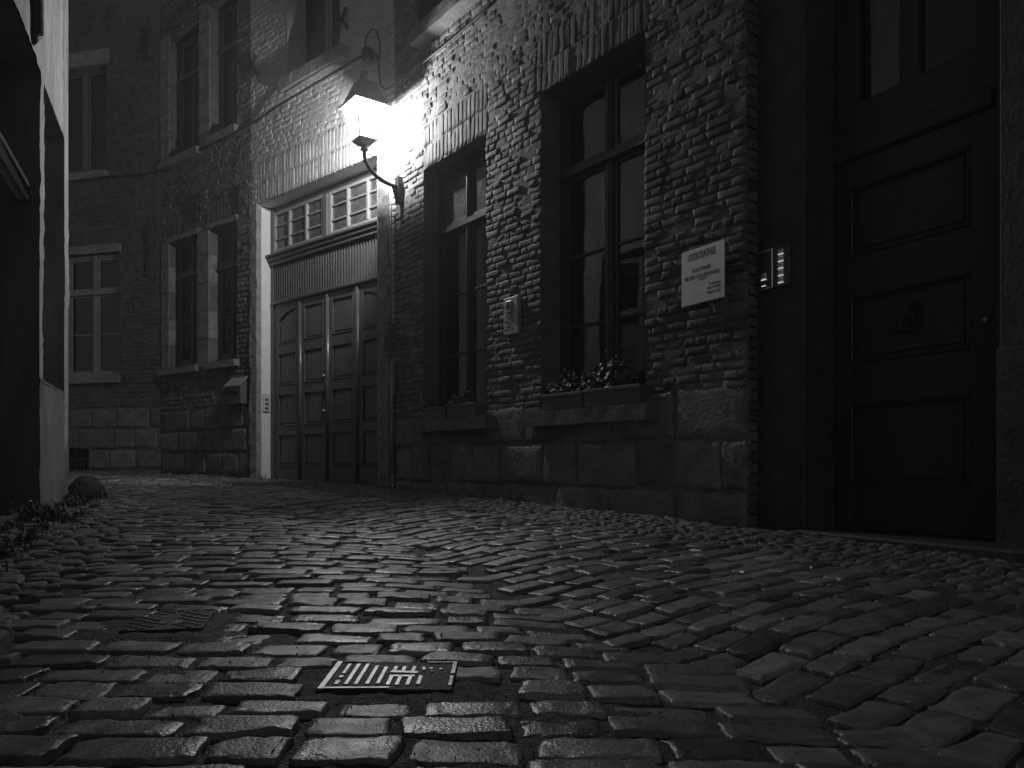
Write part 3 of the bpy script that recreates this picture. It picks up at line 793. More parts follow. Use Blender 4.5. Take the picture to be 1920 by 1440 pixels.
# ================================================================== HOUSE F: rendered house on the left
hf = empty('rendered_house', (-3.36, 5.5, 0), 'white rendered house at the left edge, lit side facing the lantern, above a grey plinth', 'house')
def uF(px, inset=0): return WF.u(px, inset)
uend = WF.u(128.5); uc5 = WF.u(74)
zpl = 1.155; zli = 3.33
r2 = (WF.u(82), WF.u(120.5), zpl - .02, zli)
r1 = (uc5 - 1.55, uc5, -.1, zli)
r3 = (uc5 - 4.6, uc5 - 3.2, 1.2, zli)
HF = [r1, r2, r3]; ZF = 6.4
mortar_part('wall', WF, 0, uend, zpl, ZF, HF, 'render_white', hf, 101, base=0, smear=.006, step=.05)
mortar_part('plinth', WF, 0, uend, -.15, zpl, [r1], 'render_grey', hf, 103, base=.006, smear=.01, step=.04)
reveals(WF, [r2, r3], .26, 'render_grey', hf, front=0)
reveals(WF, [r1], .42, 'render_grey', hf, front=0, name='entrance_reveal', bottom=False)
# end wall of the house beyond the corner (faces the bend)
m = MB(); m.box(uend - .25, uend - .004, .0, 5.0, -.15, ZF, .01); m.build('end_wall', 'render_white', WF, hf)
shell(WF, 0, uend, -.1, ZF, 5, hf, ends=(True, False), wallmat='render_grey')
w_ = window(WF, hf, r2[0], r2[1], r2[2] + .02, r2[3], .20, 'frame_light', 'glass_dark', mull=(((r2[0] + r2[1]) / 2, r2[2], r2[3], .06),), trans=((2.55, .07, .02),), bars=(1.75,)); room(WF, *r2, .26, hf); curtain(WF, w_, r2[0] + .05, r2[1] - .05, r2[2] + .05, 2.5, .36, 6)
w_ = window(WF, hf, *r3, .16, 'frame_light', 'glass_dark', mull=(((r3[0] + r3[1]) / 2, r3[2], r3[3], .06),), trans=((2.55, .07, .02),)); room(WF, *r3, .26, hf)
m = MB()
m.box(r1[0], r1[1], .36, .42, -.1, zli, .004)
for k in range(8): u = r1[0] + .1 + k * (r1[1] - r1[0] - .2) / 7; m.box(u - .08, u + .07, .345, .36, .25, 2.3, .004)
m.build('entrance_door', 'door_paint', WF, hf)
# beam across the entrance, rounded along the top, one dark tone all over
m = MB(); zc = WF.at(60, 342, .03)[1]; m.tube([(r1[0], .10, zc), (r1[1], .10, zc)], .045, 14); m.box(r1[0], r1[1], .06, .14, zc - .11, zc + .01, .01)
m.build('entrance_beam', 'dark_stone', WF, hf, True)
m = MB(); u_ = WF.u(36, .2); m.box(u_ - .03, u_ + .0, .10, .36, zc, zli, .006); m.build('transom_bar', 'frame_mid', WF, hf)
m = MB(); u_ = WF.u(69, -.04); m.tube([(u_, -.045, 3.42), (u_, -.045, ZF)], .035, 12); m.tube([(u_, -.045, 3.42), (u_, .0, 3.36)], .034, 12); m.build('downpipe', 'iron', WF, hf, True)

# ================================================================== the ground
def in_cover(x, y, mrg=0.0):
    a = (np.abs(x + .272) < .148 + mrg) & (np.abs(y - 1.745) < .105 + mrg)
    b = (np.abs(x + .985) < .125 + mrg) & (np.abs(y - 2.23) < .135 + mrg)
    return a | b
def ground_sheet(name, x0, x1, y0, y1, step, mt, dz=0.0, amp=.004, seed=1, hole=None):
    xs = np.arange(x0, x1 + step / 2, step); ys = np.arange(y0, y1 + step / 2, step)
    X, Y = np.meshgrid(xs, ys, indexing='ij')
    dz = np.where(in_cover(X, Y, .05), .0, dz) if step < .1 else dz
    Z = ground(X, Y) + dz + amp * fbm(X * 14, Y * 14, seed) + amp * .6 * vn(X * 40, Y * 40, seed + 3)
    V = np.stack([X, Y, Z], -1).reshape(-1, 3); n = len(ys)
    i, j = np.meshgrid(np.arange(len(xs) - 1), np.arange(n - 1), indexing='ij')
    q = np.stack([i * n + j, (i + 1) * n + j, (i + 1) * n + j + 1, i * n + j + 1], -1)
    if hole is not None:
        XC = (X[:-1, :-1] + X[1:, 1:]) / 2; YC = (Y[:-1, :-1] + Y[1:, 1:]) / 2
        q = q[~((XC > hole[0]) & (XC < hole[1]) & (YC > hole[2]) & (YC < hole[3]))]
    o = put(name, V, q.reshape(-1, 4), mt, smooth=True); tag(o, kind='structure'); return o
NEAR = (-4.6, 4.2, .75, 12.75)
g = ground_sheet('ground', -60.0, 60.0, -40.0, 80.0, .5, 'joint', -.06, 0); 
js = ground_sheet('road_bed', NEAR[0], NEAR[1], NEAR[2], NEAR[3], .025, 'joint', -.006, .005, 3)
js2 = ground_sheet('road_bed', -9.5, NEAR[0], 6.0, 12.75, .06, 'joint', -.006, .005, 3)

def valley_x(y): return np.where(y > 5.5, -1.37 - (y - 5.5) * 1.15, -1.37 + (5.5 - y) * .52 + .05 * np.sin(y * 2))
def dist_wall(wall, x, y): return -((x - wall.ox) * wall.nx + (y - wall.oy) * wall.ny)    # metres in front of the wall
def zone(x, y):
    """0 road laid across, 1 road laid square to the house wall, 2 footway setts on the right, 3 setts on the left, -1 outside"""
    dB = np.minimum(np.minimum(dist_wall(WB, x, y), dist_wall(WA, x, y) + .06), dist_wall(WD, x, y))
    dE = np.minimum(dist_wall(WE, x, y), dist_wall(WC, x, y)); dF = dist_wall(WF, x, y)
    yend = WF.oy + WF.dy * uend
    z = np.where(x < valley_x(y), 0, 1)
    z = np.where(dB < .80 + .08 * np.sin(y * 3), 2, z)
    z = np.where((y > 7.6) & (dB < .35), 2, z)
    z = np.where((dF < .62 + .1 * np.sin(y * 2.1)) & (y < yend + .1), 3, z)
    out = (dB < .02) | (dE < .02) | ((dF < .02) & (y < yend + .05)) | (x < -9)
    out |= (y < 7.9) & (dF < -.3)
    return np.where(out | in_cover(x, y, .02), -1, z)

def stones(wanted, ang, pitch, lens, gap, ox, oy, ext, seed, y_lo, y_hi, wav=.02):
    """rows of setts in a frame turned by ang; returns centres, half sizes, angle"""
    r = random.Random(seed); out = []
    ca, sa = math.cos(ang), math.sin(ang)
    v = -ext
    while v < ext:
        p = pitch * r.uniform(.88, 1.14); u = -ext + r.uniform(0, .2)
        while u < ext:
            l = r.uniform(*lens); uc_, vc = u + l / 2, v + p / 2
            uu = uc_; vv = vc + wav * math.sin(uc_ * 1.3 + seed) + .4 * wav * math.sin(uc_ * 3.7)
            x = ox + uu * ca - vv * sa; y = oy + uu * sa + vv * ca
            if y_lo <= y < y_hi and abs(x) < 9.5: out.append((x, y, (l - gap * r.uniform(.7, 1.5)) / 2, (p - gap * r.uniform(.7, 1.4)) / 2, ang + r.gauss(0, .025)))
            u += l
        v += p
    A = np.array(out); zz = zone(A[:, 0], A[:, 1])
    return A[np.isin(zz, wanted)]

def stone_mesh(name, A, n1, n2, mt, seed, dome=.0035, rise=.0015, tilt=.016, rag=.006, tiltdir=None, tex=.0012):
    cx, cy, hw, hh, an = A.T; n = len(cx)
    R = np.random.default_rng(seed)
    q1 = np.linspace(-1, 1, n1); q2 = np.linspace(-1, 1, n2); q1 = np.sign(q1) * np.abs(q1) ** .45; q2 = np.sign(q2) * np.abs(q2) ** .45
    a = np.concatenate([[-1], q1, [1]]); b = np.concatenate([[-1], q2, [1]])
    Ag, Bg = np.meshgrid(a, b, indexing='ij')
    ring = np.zeros_like(Ag, bool); ring[0, :] = ring[-1, :] = True; ring[:, 0] = ring[:, -1] = True
    k = .06
    SA = Ag * np.sqrt(1 - k * Bg ** 2); SB = Bg * np.sqrt(1 - k * 1.3 * Ag ** 2)
    ex = np.where(ring, 1.03, 1.0)
    skew = R.normal(0, .07, n)[:, None, None]; tap = R.normal(0, .08, n)[:, None, None]
    U = (SA * ex)[None] * hw[:, None, None]
    Vv = (SB * ex)[None] * hh[:, None, None] * (1 + tap * Ag[None])
    U = U + skew * Vv
    ca, sa = np.cos(an)[:, None, None], np.sin(an)[:, None, None]
    X = cx[:, None, None] + U * ca - Vv * sa; Y = cy[:, None, None] + U * sa + Vv * ca
    rr = np.clip(np.maximum(np.abs(Ag), np.abs(Bg)), 0, 1)
    e = (rr > .8)[None]
    X = X + e * rag * fbm(X * 36, Y * 36, seed + 1, 2); Y = Y + e * rag * .8 * fbm(X * 36 + 50, Y * 36, seed + 2, 2)
    dm = dome * R.uniform(.5, 1.3, n)[:, None, None]
    rs = rise + R.normal(0, .004, n)[:, None, None]
    t1_ = R.normal(0, tilt, n)[:, None, None]; t2_ = R.normal(0, tilt * 1.3, n)[:, None, None]
    if tiltdir is not None: t1_ = t1_ + tiltdir[0]; t2_ = t2_ + tiltdir[1]
    H = rs + dm * (1 - .4 * (Ag ** 8)[None] - .4 * (np.abs(Bg) ** 6)[None] - .7 * (rr ** 14)[None]) + t1_ * U + t2_ * Vv
    H = H + .0018 * vn(X * 22, Y * 22, seed + 4) + tex * vn(X * 85, Y * 85, seed + 5) + tex * .7 * vn(X * 170, Y * 170, seed + 6)
    H = np.where(ring[None], -.035, H)
    Z = ground(cx, cy)[:, None, None] * .35 + ground(X, Y) * .65 + H
    V = np.stack([X, Y, Z], -1).reshape(-1, 3)
    o = put(name, V, quads(n, n1 + 2, n2 + 2), mt, smooth=True)
    tag(o, kind='structure'); return o

angB = math.atan2(-WB.ny, -WB.nx) + math.pi     # across the street, square to the brick house
YB = [(.75, 2.7, 22, 14), (2.7, 5.0, 13, 9), (5.0, 12.6, 8, 5)]
for i, (ya, yb, n1, n2) in enumerate(YB):
    A = stones([0], .015, .106, (.14, .245), .018, 0, 0, 13, 101, ya, yb)
    stone_mesh('cobbled_road', A, n1, n2, 'cobble', 200 + i, rag=.009)
    A = stones([1], angB, .110, (.14, .235), .015, 0, 3, 13, 111, ya, yb, wav=.03)
    stone_mesh('cobbled_road', A, n1, n2, 'cobble', 210 + i, tiltdir=(.03, -.02), rag=.009)
    A = stones([2], angB + .05, .066, (.06, .105), .008, 0, 3, 13, 121, ya, yb, wav=.05)
    if len(A): stone_mesh('footway', A, max(5, n1 // 2), max(4, n2 // 2), 'cobble_small', 220 + i, dome=.008, tilt=.09, rag=.010, tex=.002)
    A = stones([3], .5, .085, (.08, .13), .012, 0, 3, 13, 131, ya, yb, wav=.05)
    if len(A): stone_mesh('edge_paving', A, max(5, n1 // 2), max(4, n2 // 2), 'cobble_small', 230 + i, dome=.008, tilt=.08, rag=.010, tex=.002)

# ------------------------------------------------------------------ the covers in the road
def gz(x, y): return float(ground(x, y))
def cover(name, cx, cy, hw, hh, label, cat, marks, paint, z=.012, frame=False, rz=0.0):
    root = empty(name, (cx, cy, gz(cx, cy)), label, cat)
    W2 = Wall(cx, cy, 1, 0); z0 = gz(cx, cy) + z
    m = MB(); m.box(-hw, hw, -hh, hh, z0 - .03, z0, .003); m.build('plate', 'cover_iron', W2, root)
    if frame:
        m = MB(); m.box(-hw - .012, hw + .012, hh + .002, hh + .014, z0 - .03, z0 + .002); m.box(-hw - .012, hw + .012, -hh - .014, -hh - .002, z0 - .03, z0 + .002)
        m.box(-hw - .014, -hw - .002, -hh, hh, z0 - .03, z0 + .002); m.box(hw + .002, hw + .014, -hh, hh, z0 - .03, z0 + .002); m.build('frame', 'cover_iron', W2, root)
    marks(root, W2, z0); root.rotation_euler = (math.atan(.036), 0, rz); return root
def marks1(root, W2, z0):
    hw, hh = .142, .098; m = MB()
    def q(a0, b0, a1, b1, wd):      # stroke between plate coordinates (0..1), b = 0 near, 1 far
        x0, y0 = (-1 + 2 * a0) * hw, (-1 + 2 * b0) * hh; x1, y1 = (-1 + 2 * a1) * hw, (-1 + 2 * b1) * hh
        d = Vector((x1 - x0, y1 - y0)).normalized() * wd / 2; n = Vector((-d.y, d.x))
        P = [(x0 + n.x - d.x, y0 + n.y - d.y), (x1 + n.x + d.x, y1 + n.y + d.y), (x1 - n.x + d.x, y1 - n.y + d.y), (x0 - n.x - d.x, y0 - n.y - d.y)]
        V = [(p[0], p[1], z0 + .0005) for p in P] + [(p[0], p[1], z0 + .0028) for p in P]
        m.add(V, [(3, 2, 1, 0), (4, 5, 6, 7), (0, 1, 5, 4), (1, 2, 6, 5), (2, 3, 7, 6), (3, 0, 4, 7)])
    q(.02, .02, .02, .97, .012); q(.03, .02, .52, .03, .007); q(.76, .97, .985, .97, .005); q(.985, .97, .985, .55, .009); q(.985, .42, .985, .12, .007)
    q(.115, .88, .115, .55, .007); q(.115, .42, .115, .40, .008); q(.115, .25, .115, .16, .009)
    q(.19, .88, .19, .16, .008); q(.265, .88, .265, .16, .008); q(.35, .80, .35, .17, .008); q(.43, .76, .43, .18, .008)
    for a in (.51, .58, .66): q(a, .78, a, .63, .008)
    q(.51, .60, .68, .57, .014)
    q(.51, .44, .67, .44, .011)
    for a in (.51, .58, .66): q(a, .42, a, .14, .008)
    q(.74, .42, .74, .16, .008); q(.735, .76, .745, .68, .007); q(.80, .73, .80, .72, .008); q(.88, .70, .88, .69, .007); q(.81, .62, .815, .61, .004)
    m.build('painted_mark', 'cover_paint', W2, root)
cover('valve_cover', -.272, 1.745, .146, .102, 'small rectangular cover with pale raised stripes and border set in the cobbles', 'utility cover', marks1, True, z=.007)
def marks2(root, W2, z0):
    m = MB(); r = random.Random(4)
    for i in range(10):
        for j in range(6):
            if 3 < i < 6 and j < 5 or (i + j) % 7 == 6: continue
            x = -.095 + i * .0205; y = -.105 + j * .038 + (.02 if i % 2 else 0)
            m.box(x - .009, x + .009, y - .0035, y + .0035, z0, z0 + .0035, .001)
    m.box(-.02, .0, -.06, -.03, z0, z0 + .003); m.box(.018, .04, -.06, -.03, z0, z0 + .003)
    m.build('raised_tread', 'steel', W2, root)
cover('drain_cover', -.985, 2.23, .108, .12, 'worn iron cover with rows of raised tread studs, left of the striped cover', 'utility cover', marks2, False, z=.006, rz=math.radians(12))

# ------------------------------------------------------------------ the wall lantern
la_u, la_z = WB.at(752, 352)
reach = .41
lx, ly = WB.ox + WB.dx * la_u - WB.nx * reach, WB.oy + WB.dy * la_u - WB.ny * reach
lant = empty('wall_lantern', (*[float(v) for v in WB.w([(la_u, 0, 0)])[0][:2]], la_z), 'lit four sided street lantern on a curved iron bracket above the gate', 'street lamp')
L_ = lambda u, y, z: (la_u + u, y, z)
zbot, zeave, zsh, ztop = 3.735, 4.065, 4.31, 4.40
def frustum(m, h0, z0, h1, z1, cap0=True, cap1=True):
    V = [(la_u + sx * h, -reach + sy * h, z) for (h, z) in ((h0, z0), (h1, z1)) for (sx, sy) in ((-1, -1), (1, -1), (1, 1), (-1, 1))]
    Fc = [(0, 1, 5, 4), (1, 2, 6, 5), (2, 3, 7, 6), (3, 0, 4, 7)]
    if cap0: Fc.append((3, 2, 1, 0))
    if cap1: Fc.append((4, 5, 6, 7))
    m.add(V, Fc)
m = MB(); frustum(m, .188, zeave, .192, zeave + .012, False, False); frustum(m, .178, zeave + .002, .075, zsh, False, True); frustum(m, .192, zeave + .012, .17, zeave + .02, False, False)
roof_ = m.build('lantern_roof', 'lantern_metal', WB, lant)
m = MB(); m.lathe(la_u, -reach, [(.045, zsh), (.043, zsh + .08), (.036, zsh + .10), (.01, zsh + .105)], 16); m.build('roof_cap', 'lantern_metal', WB, lant, True)
ht, hb_ = .158, .093
m = MB()
for (sx, sy) in ((-1, -1), (1, -1), (1, 1), (-1, 1)):
    m.tube([L_(sx * ht, -reach + sy * ht, zeave + .004), L_(sx * hb_, -reach + sy * hb_, zbot)], .006, 6)
c4 = [(-1, -1), (1, -1), (1, 1), (-1, 1), (-1, -1)]
for h, z in ((ht, zeave), (hb_, zbot)):
    for k in range(4): m.tube([L_(c4[k][0] * h, -reach + c4[k][1] * h, z), L_(c4[k + 1][0] * h, -reach + c4[k + 1][1] * h, z)], .006, 6)
m.build('lantern_frame', 'lantern_metal', WB, lant)
for k in range(4):
    a, b = c4[k], c4[k + 1]; s1, s0 = ht - .004, hb_ - .004
    g = MB(); g.add([L_(a[0] * s0, -reach + a[1] * s0, zbot), L_(b[0] * s0, -reach + b[1] * s0, zbot), L_(b[0] * s1, -reach + b[1] * s1, zeave), L_(a[0] * s1, -reach + a[1] * s1, zeave)], [(0, 1, 2, 3)])
    g.build('lantern_pane', 'lamp_glass', WB, lant)
m = MB(); frustum(m, .094, zbot - .006, .094, zbot + .002); frustum(m, .05, zbot - .05, .085, zbot - .006); m.lathe(la_u, -reach, [(.03, zbot - .10), (.042, zbot - .085), (.03, zbot - .07), (.034, zbot - .05)], 14)
m.build('lantern_base', 'lantern_metal', WB, lant)
m = MB(); pts = [L_(0, -reach, zbot - .06)]
for k in range(0, 13):
    th = math.pi / 2 * k / 12; pts.append(L_(0, -reach + (reach - .05) * (1 - math.cos(th)), la_z + (zbot - .13 - la_z) * (1 - math.sin(th))))
pts.append(L_(0, -.01, la_z)); m.tube(pts, .019, 12); m.build('bracket_arm', 'iron', WB, lant, True)
m = MB(); m.prism([(la_u - .035, la_z - .17), (la_u + .035, la_z - .17), (la_u + .045, la_z + .02), (la_u + .03, la_z + .10), (la_u - .03, la_z + .10), (la_u - .045, la_z + .02)], -.05, .01)
m.tube([L_(0, -.04, la_z - .15), L_(0, -.10, la_z - .0)], .014, 8); m.build('wall_plate', 'iron', WB, lant)
ld = bpy.data.lights.new('bulb', 'POINT'); ld.energy = LAMP_POWER; ld.shadow_soft_size = .035; ld.color = (1, 1, 1)
lo = bpy.data.objects.new('bulb', ld); C.objects.link(lo); lo.parent = lant
lo.location = Vector((lx, ly, 3.905)) - lant.location

# ------------------------------------------------------------------ cable with its joint box
def pw(wall, px, py, off=-.03):
    u, z = wall.at(px, py, off); v = wall.w([(u, off, z)])[0]; return tuple(float(q) for q in v)
cab = [pw(WC, 100, 333), pw(WC, 200, 331), pw(WC, 260, 328), pw(WC, 300, 321, -.05), pw(WE, 330, 303), pw(WE, 380, 279), pw(WE, 430, 254), pw(WE, 468, 233), pw(WD, 480, 226), pw(WD, 535, 190, -.1), pw(WD, 580, 163, -.13), pw(WD, 640, 128, -.13), pw(WD, 672, 108, -.08), pw(WD, 686, 102, -.06)]
m = MB(); m.tube(cab, .013, 8); tag(m.build('cable', 'iron', smooth=True), 'black cable running along the walls of the corner house and gate house to the lantern', 'cable')
m = MB(); c_ = Vector(pw(WD, 688, 101, -.09)); m.lathe(c_.x, c_.y, [(.03, -.075), (.06, -.06), (.064, .0), (.055, .05), (.02, .07)], 10, z=c_.z)
tag(m.build('joint_box', 'iron', smooth=True), 'dark round cable joint box on the pale wall above the lantern', 'junction box')
cx_ = [pw(WD, 692, 102, -.09), pw(WD, 700, 96, -.09), pw(WD, 708, 106, -.09), pw(WD, 711, 130, -.09), pw(WD, 713, 158, -.09), pw(WD, 722, 168, -.07), pw(WB, 738, 160, -.06), pw(WB, 762, 142, -.05), pw(WB, 800, 112, -.04), pw(WB, 850, 72, -.04), pw(WB, 900, 28, -.04), pw(WB, 940, -10, -.04)]
m = MB(); m.tube(cx_, .010, 8); tag(m.build('cable', 'iron', smooth=True), 'thin black cable looping down behind the lantern and up under the brick house sill', 'cable')
cl = [pw(WD, 684, 96, -.07), pw(WD, 686, 70, -.06), pw(WD, 696, 54, -.06), pw(WD, 706, 58, -.06), pw(WD, 712, 80, -.06), pw(WD, 712, 110, -.07)]
m = MB(); m.tube(cl, .008, 8); tag(m.build('cable', 'iron', smooth=True), 'short arched cable loop above the round joint box', 'cable')
# conduit and box at the corner of gate house and brick house
pts = [pw(WD, 735, y, -.05) for y in (890, 800, 680)]
m = MB(); m.tube(pts, .018, 8); m.tube([pw(WD, 734, y, -.05) for y in (606, 500, 420, 380)], .008, 8)
con = m.build('conduit', 'plaster_rough', smooth=True); tag(con, 'pale conduit pipe running up the corner beside the gate', 'conduit')
ub, zb_ = WD.at(733, 638, -.02)
m = MB(); m.box(ub - .035, ub + .035, -.09, -.025, zb_ - .17, zb_ + .17, .008); m.box(ub - .04, ub + .04, -.095, -.02, zb_ + .17, zb_ + .18); m.box(ub - .012, ub + .012, -.108, -.1, zb_ - .12, zb_ + .12)
tag(m.build('meter_box', 'surround', WD), 'narrow metal box on the corner pier right of the gate', 'junction box')

# ------------------------------------------------------------------ iron wall ties
def tie(wall, px, py0, py1, label, cross=False):
    u, za = wall.at(px, py1); _, zb2 = wall.at(px, py0); m = MB()
    if cross:
        h = (zb2 - za) / 2; zc_ = (za + zb2) / 2
        m.tube([(u - .10, -.03, zc_ - h), (u - .02, -.05, zc_), (u - .07, -.03, zc_ + h)], [.012, .02, .012], 6, squash=1)
        m.tube([(u + .10, -.03, zc_ - h), (u + .02, -.05, zc_), (u + .07, -.03, zc_ + h)], [.012, .02, .012], 6)
    else: m.box(u - .025, u + .025, -.045, -.01, za, zb2, .008); m.box(u - .035, u + .035, -.06, -.01, (za + zb2) / 2 - .03, (za + zb2) / 2 + .03, .01)
    tag(m.build('wall_tie', 'iron', wall), label, 'wall anchor', 'iron wall anchors')
tie(WE, 452, 347, 400, 'long straight iron wall anchor beside the right lower window of the corner house')
tie(WC, 279, 420, 520, 'long straight iron wall anchor right of the six light window')
tie(WE, 371, 363, 415, 'short straight iron wall anchor between the two lower mullioned windows')
tie(WC, 274, 55, 115, 'short straight iron wall anchor highest on the dark side wall')
tie(WD, 479, 108, 150, 'crossed iron wall anchor on the pale wall left of the upper window', True)
tie(WD, 646, 20, 62, 'crossed iron wall anchor at the top right of the upper window', True)

# ------------------------------------------------------------------ mailbox, bell, intercom, plaque, sign
ua, ub2 = WE.u(424, -.1), WE.u(452, -.1); z0, z1 = WE.at(440, 757, -.1)[1], WE.at(440, 718, -.1)[1]
mb = empty('mailbox', tuple(float(v) for v in WE.w([((ua + ub2) / 2, 0, z0)])[0]), 'small grey metal mailbox with a sloping lid on the corner house beside the gate', 'mailbox')
m = MB(); m.add([(ua, -.11, z0), (ub2, -.11, z0), (ub2, -.02, z0), (ua, -.02, z0), (ua, -.11, z1 - .03), (ub2, -.11, z1 - .03), (ub2, -.02, z1 + .07), (ua, -.02, z1 + .07)], [(3, 2, 1, 0), (0, 1, 5, 4), (1, 2, 6, 5), (2, 3, 7, 6), (3, 0, 4, 7), (4, 5, 6, 7)])
m.build('body', 'frame_mid', WE, mb)
m = MB(); m.add([(ua - .015, -.135, z1 - .035), (ub2 + .015, -.135, z1 - .035), (ub2 + .015, -.01, z1 + .085), (ua - .015, -.01, z1 + .085), (ua - .015, -.135, z1 - .05), (ub2 + .015, -.135, z1 - .05), (ub2 + .015, -.01, z1 + .07), (ua - .015, -.01, z1 + .07)], [(0, 1, 2, 3), (7, 6, 5, 4), (0, 4, 5, 1), (1, 5, 6, 2), (3, 7, 4, 0), (2, 6, 7, 3)])
m.build('lid', 'frame_light', WE, mb)
m = MB(); m.box(ua + .03, ub2 - .03, -.176, -.11, z1 - .12, z1 - .095, .002); m.build('flap', 'iron', WE, mb)

# bell panel on the left gate reveal
ur = gt[0]; zr0, zr1 = 1.20, 1.44
class Rev(Wall): pass
WR = Wall(*WD.w([(ur, 0, 0)])[0][:2], -WD.nx * -1, -WD.ny * -1)   # u runs inward along the reveal, y points into the masonry
bp = empty('bell_panel', tuple(float(v) for v in WR.w([(.1, 0, zr0)])[0]), 'small white doorbell panel with buttons on the pale left reveal of the gate', 'doorbell')
m = MB(); m.box(.09, .185, -.022, .01, zr0, zr1, .012); m.build('panel', 'plastic_white', WR, bp)
for k in range(3):
    m = MB(); m.box(.12, .16, -.026, -.021, zr0 + .035 + k * .055, zr0 + .062 + k * .055, .003); m.build('button', 'plastic_dark', WR, bp)
# intercom
iu0, iz1 = WA.at(1420, 476); iu0 += .022; iu1, _ = WA.at(1484, 474); _, iz0 = WA.at(1420, 549)
ic = empty('intercom', tuple(float(v) for v in WA.w([((iu0 + iu1) / 2, 0, iz0)])[0]), 'two panel steel intercom with lit buttons right of the pale sign', 'intercom')
um = (iu0 + iu1) / 2
m = MB(); m.box(iu0, um - .003, -.022, 0, iz0, iz1, .004); m.build('speaker_panel', 'steel', WA, ic)
m = MB(); m.box(um + .001, iu1, -.016, 0, iz0, iz1, .004); m.build('button_panel', 'box_grey', WA, ic)
m = MB(); m.box(iu0 + .012, um - .016, -.027, -.0225, iz0 + .012, iz1 - .012, .002); m.tube([((iu0 + um) / 2 - .001, -.0275, iz1 - .045), ((iu0 + um) / 2 - .001, -.029, iz1 - .045)], .017, 14); m.build('speaker_cover', 'plastic_dark', WA, ic)
hI = iz1 - iz0
def btn(u, z, w_, h_, mt='steel', y=-.03, nm='button'):
    m = MB(); m.box(u - w_, u + w_, y - .006, y + .003, z - h_, z + h_, .004); m.build(nm, mt, WA, ic)
uL = (iu0 + um) / 2 - .001; uR = (um + iu1) / 2
btn(uL, iz0 + hI * .34, .020, .018); btn(uL, iz0 + hI * .245, .019, .0028, 'button_light', -.031, 'button_lamp'); btn(uL, iz0 + hI * .09, .015, .0022, 'button_light', -.031, 'button_lamp')
for k in range(5):
    zc_ = iz0 + hI * (.14 + k * .175); btn(uR, zc_ + .004, .020, .012, 'steel', -.020)
    if k < 5: btn(uR, zc_ - .0135 , .019, .0022, 'button_light', -.021, 'button_lamp')

def text_mesh(s, size, x, z, align='L'):
    """flat letters; lower case input is drawn as small capitals when size is a pair"""
    V = []; F = []; pen = 0.0
    runs = [(s, size)] if not isinstance(size, tuple) else None
    if runs is None:
        runs = []
        for ch in s:
            big = ch.isupper(); k = size[0] if big else size[1]
            if runs and runs[-1][1] == k and ch != ' ': runs[-1] = (runs[-1][0] + ch.upper(), k)
            else: runs.append((ch.upper(), k))
    for (t, k) in runs:
        if t == ' ': pen += k * .32; continue
        cu = bpy.data.curves.new('lettering', 'FONT'); cu.body = t; cu.size = k; cu.offset = k * .035
        ob = bpy.data.objects.new('lettering', cu); C.objects.link(ob)
        bpy.context.view_layer.update()
        me = bpy.data.meshes.new_from_object(ob.evaluated_get(bpy.context.evaluated_depsgraph_get()))
        vs = [v.co.copy() for v in me.vertices]; b = len(V)
        V += [[v.x + pen, 0, v.y] for v in vs]; F += [tuple(i + b for i in p.vertices) for p in me.polygons]
        pen += max([v.x for v in vs] or [0]) + k * .07
        bpy.data.objects.remove(ob); bpy.data.curves.remove(cu); bpy.data.meshes.remove(me)
    wd = pen; sh = {'L': 0, 'C': -wd / 2, 'R': -wd}[align]
    return [(v[0] + x + sh, 0, v[2] + z) for v in V], F, wd

su0, su1 = WB.u(1278, -.03), WB.u(1367.5, -.03); sz1 = WB.at(1278, 475, -.03)[1]; sz0 = WB.at(1277, 577, -.03)[1]
sg = empty('sign', tuple(float(v) for v in WB.w([((su0 + su1) / 2, 0, sz0)])[0]), 'pale square practice sign with black lettering on the brick wall right of the big window', 'sign')
m = MB(); m.box(su0, su1, -.032, -.024, sz0, sz1, .002); LEAN = .12
def lean(mb_): mb_.V = [(v[0], v[1] - (v[0] - su0) * LEAN, v[2]) for v in mb_.V]; return mb_
lean(m).build('face', 'sign_face', WB, sg)
for (a, b) in ((.05, .06), (.95, .06), (.05, .94), (.95, .94)):
    m = MB(); m.tube([(su0 + (su1 - su0) * a, -.026, sz0 + (sz1 - sz0) * b), (su0 + (su1 - su0) * a, .02, sz0 + (sz1 - sz0) * b)], .006, 8)
    lean(m).build('fixing', 'iron', WB, sg)
SW, SH = su1 - su0, sz1 - sz0
m = MB()
def line(s, size, fx, fz, align, fit=None):
    V, Fc, wd = text_mesh(s, size, 0, 0, 'L')
    k = (fit * SW / wd) if fit else 1.0
    x0 = su0 + fx * SW - {'L': 0, 'C': .5, 'R': 1}[align] * wd * k
    m.add([(v[0] * k + x0, -.0335, v[2] + sz0 + fz * SH) for v in V], Fc)
line('OSTEOPATHIE', .060, .485, .80, 'C', .64)
line('Alice Pirard', (.036, .031), .485, .575, 'C', .44)
line('Michiel Van Aelbroeck', (.036, .031), .50, .455, 'C', .82)
line('DO-MROB', .017, .50, .405, 'C', .20)
line('Op afspraak', .021, .92, .275, 'R', .27)
line('Ma-Vr, 8-20u', .021, .92, .205, 'R', .30)
line('0488 03 47 87', .023, .92, .125, 'R', .30)
lean(m).build('lettering', 'sign_ink', WB, sg)

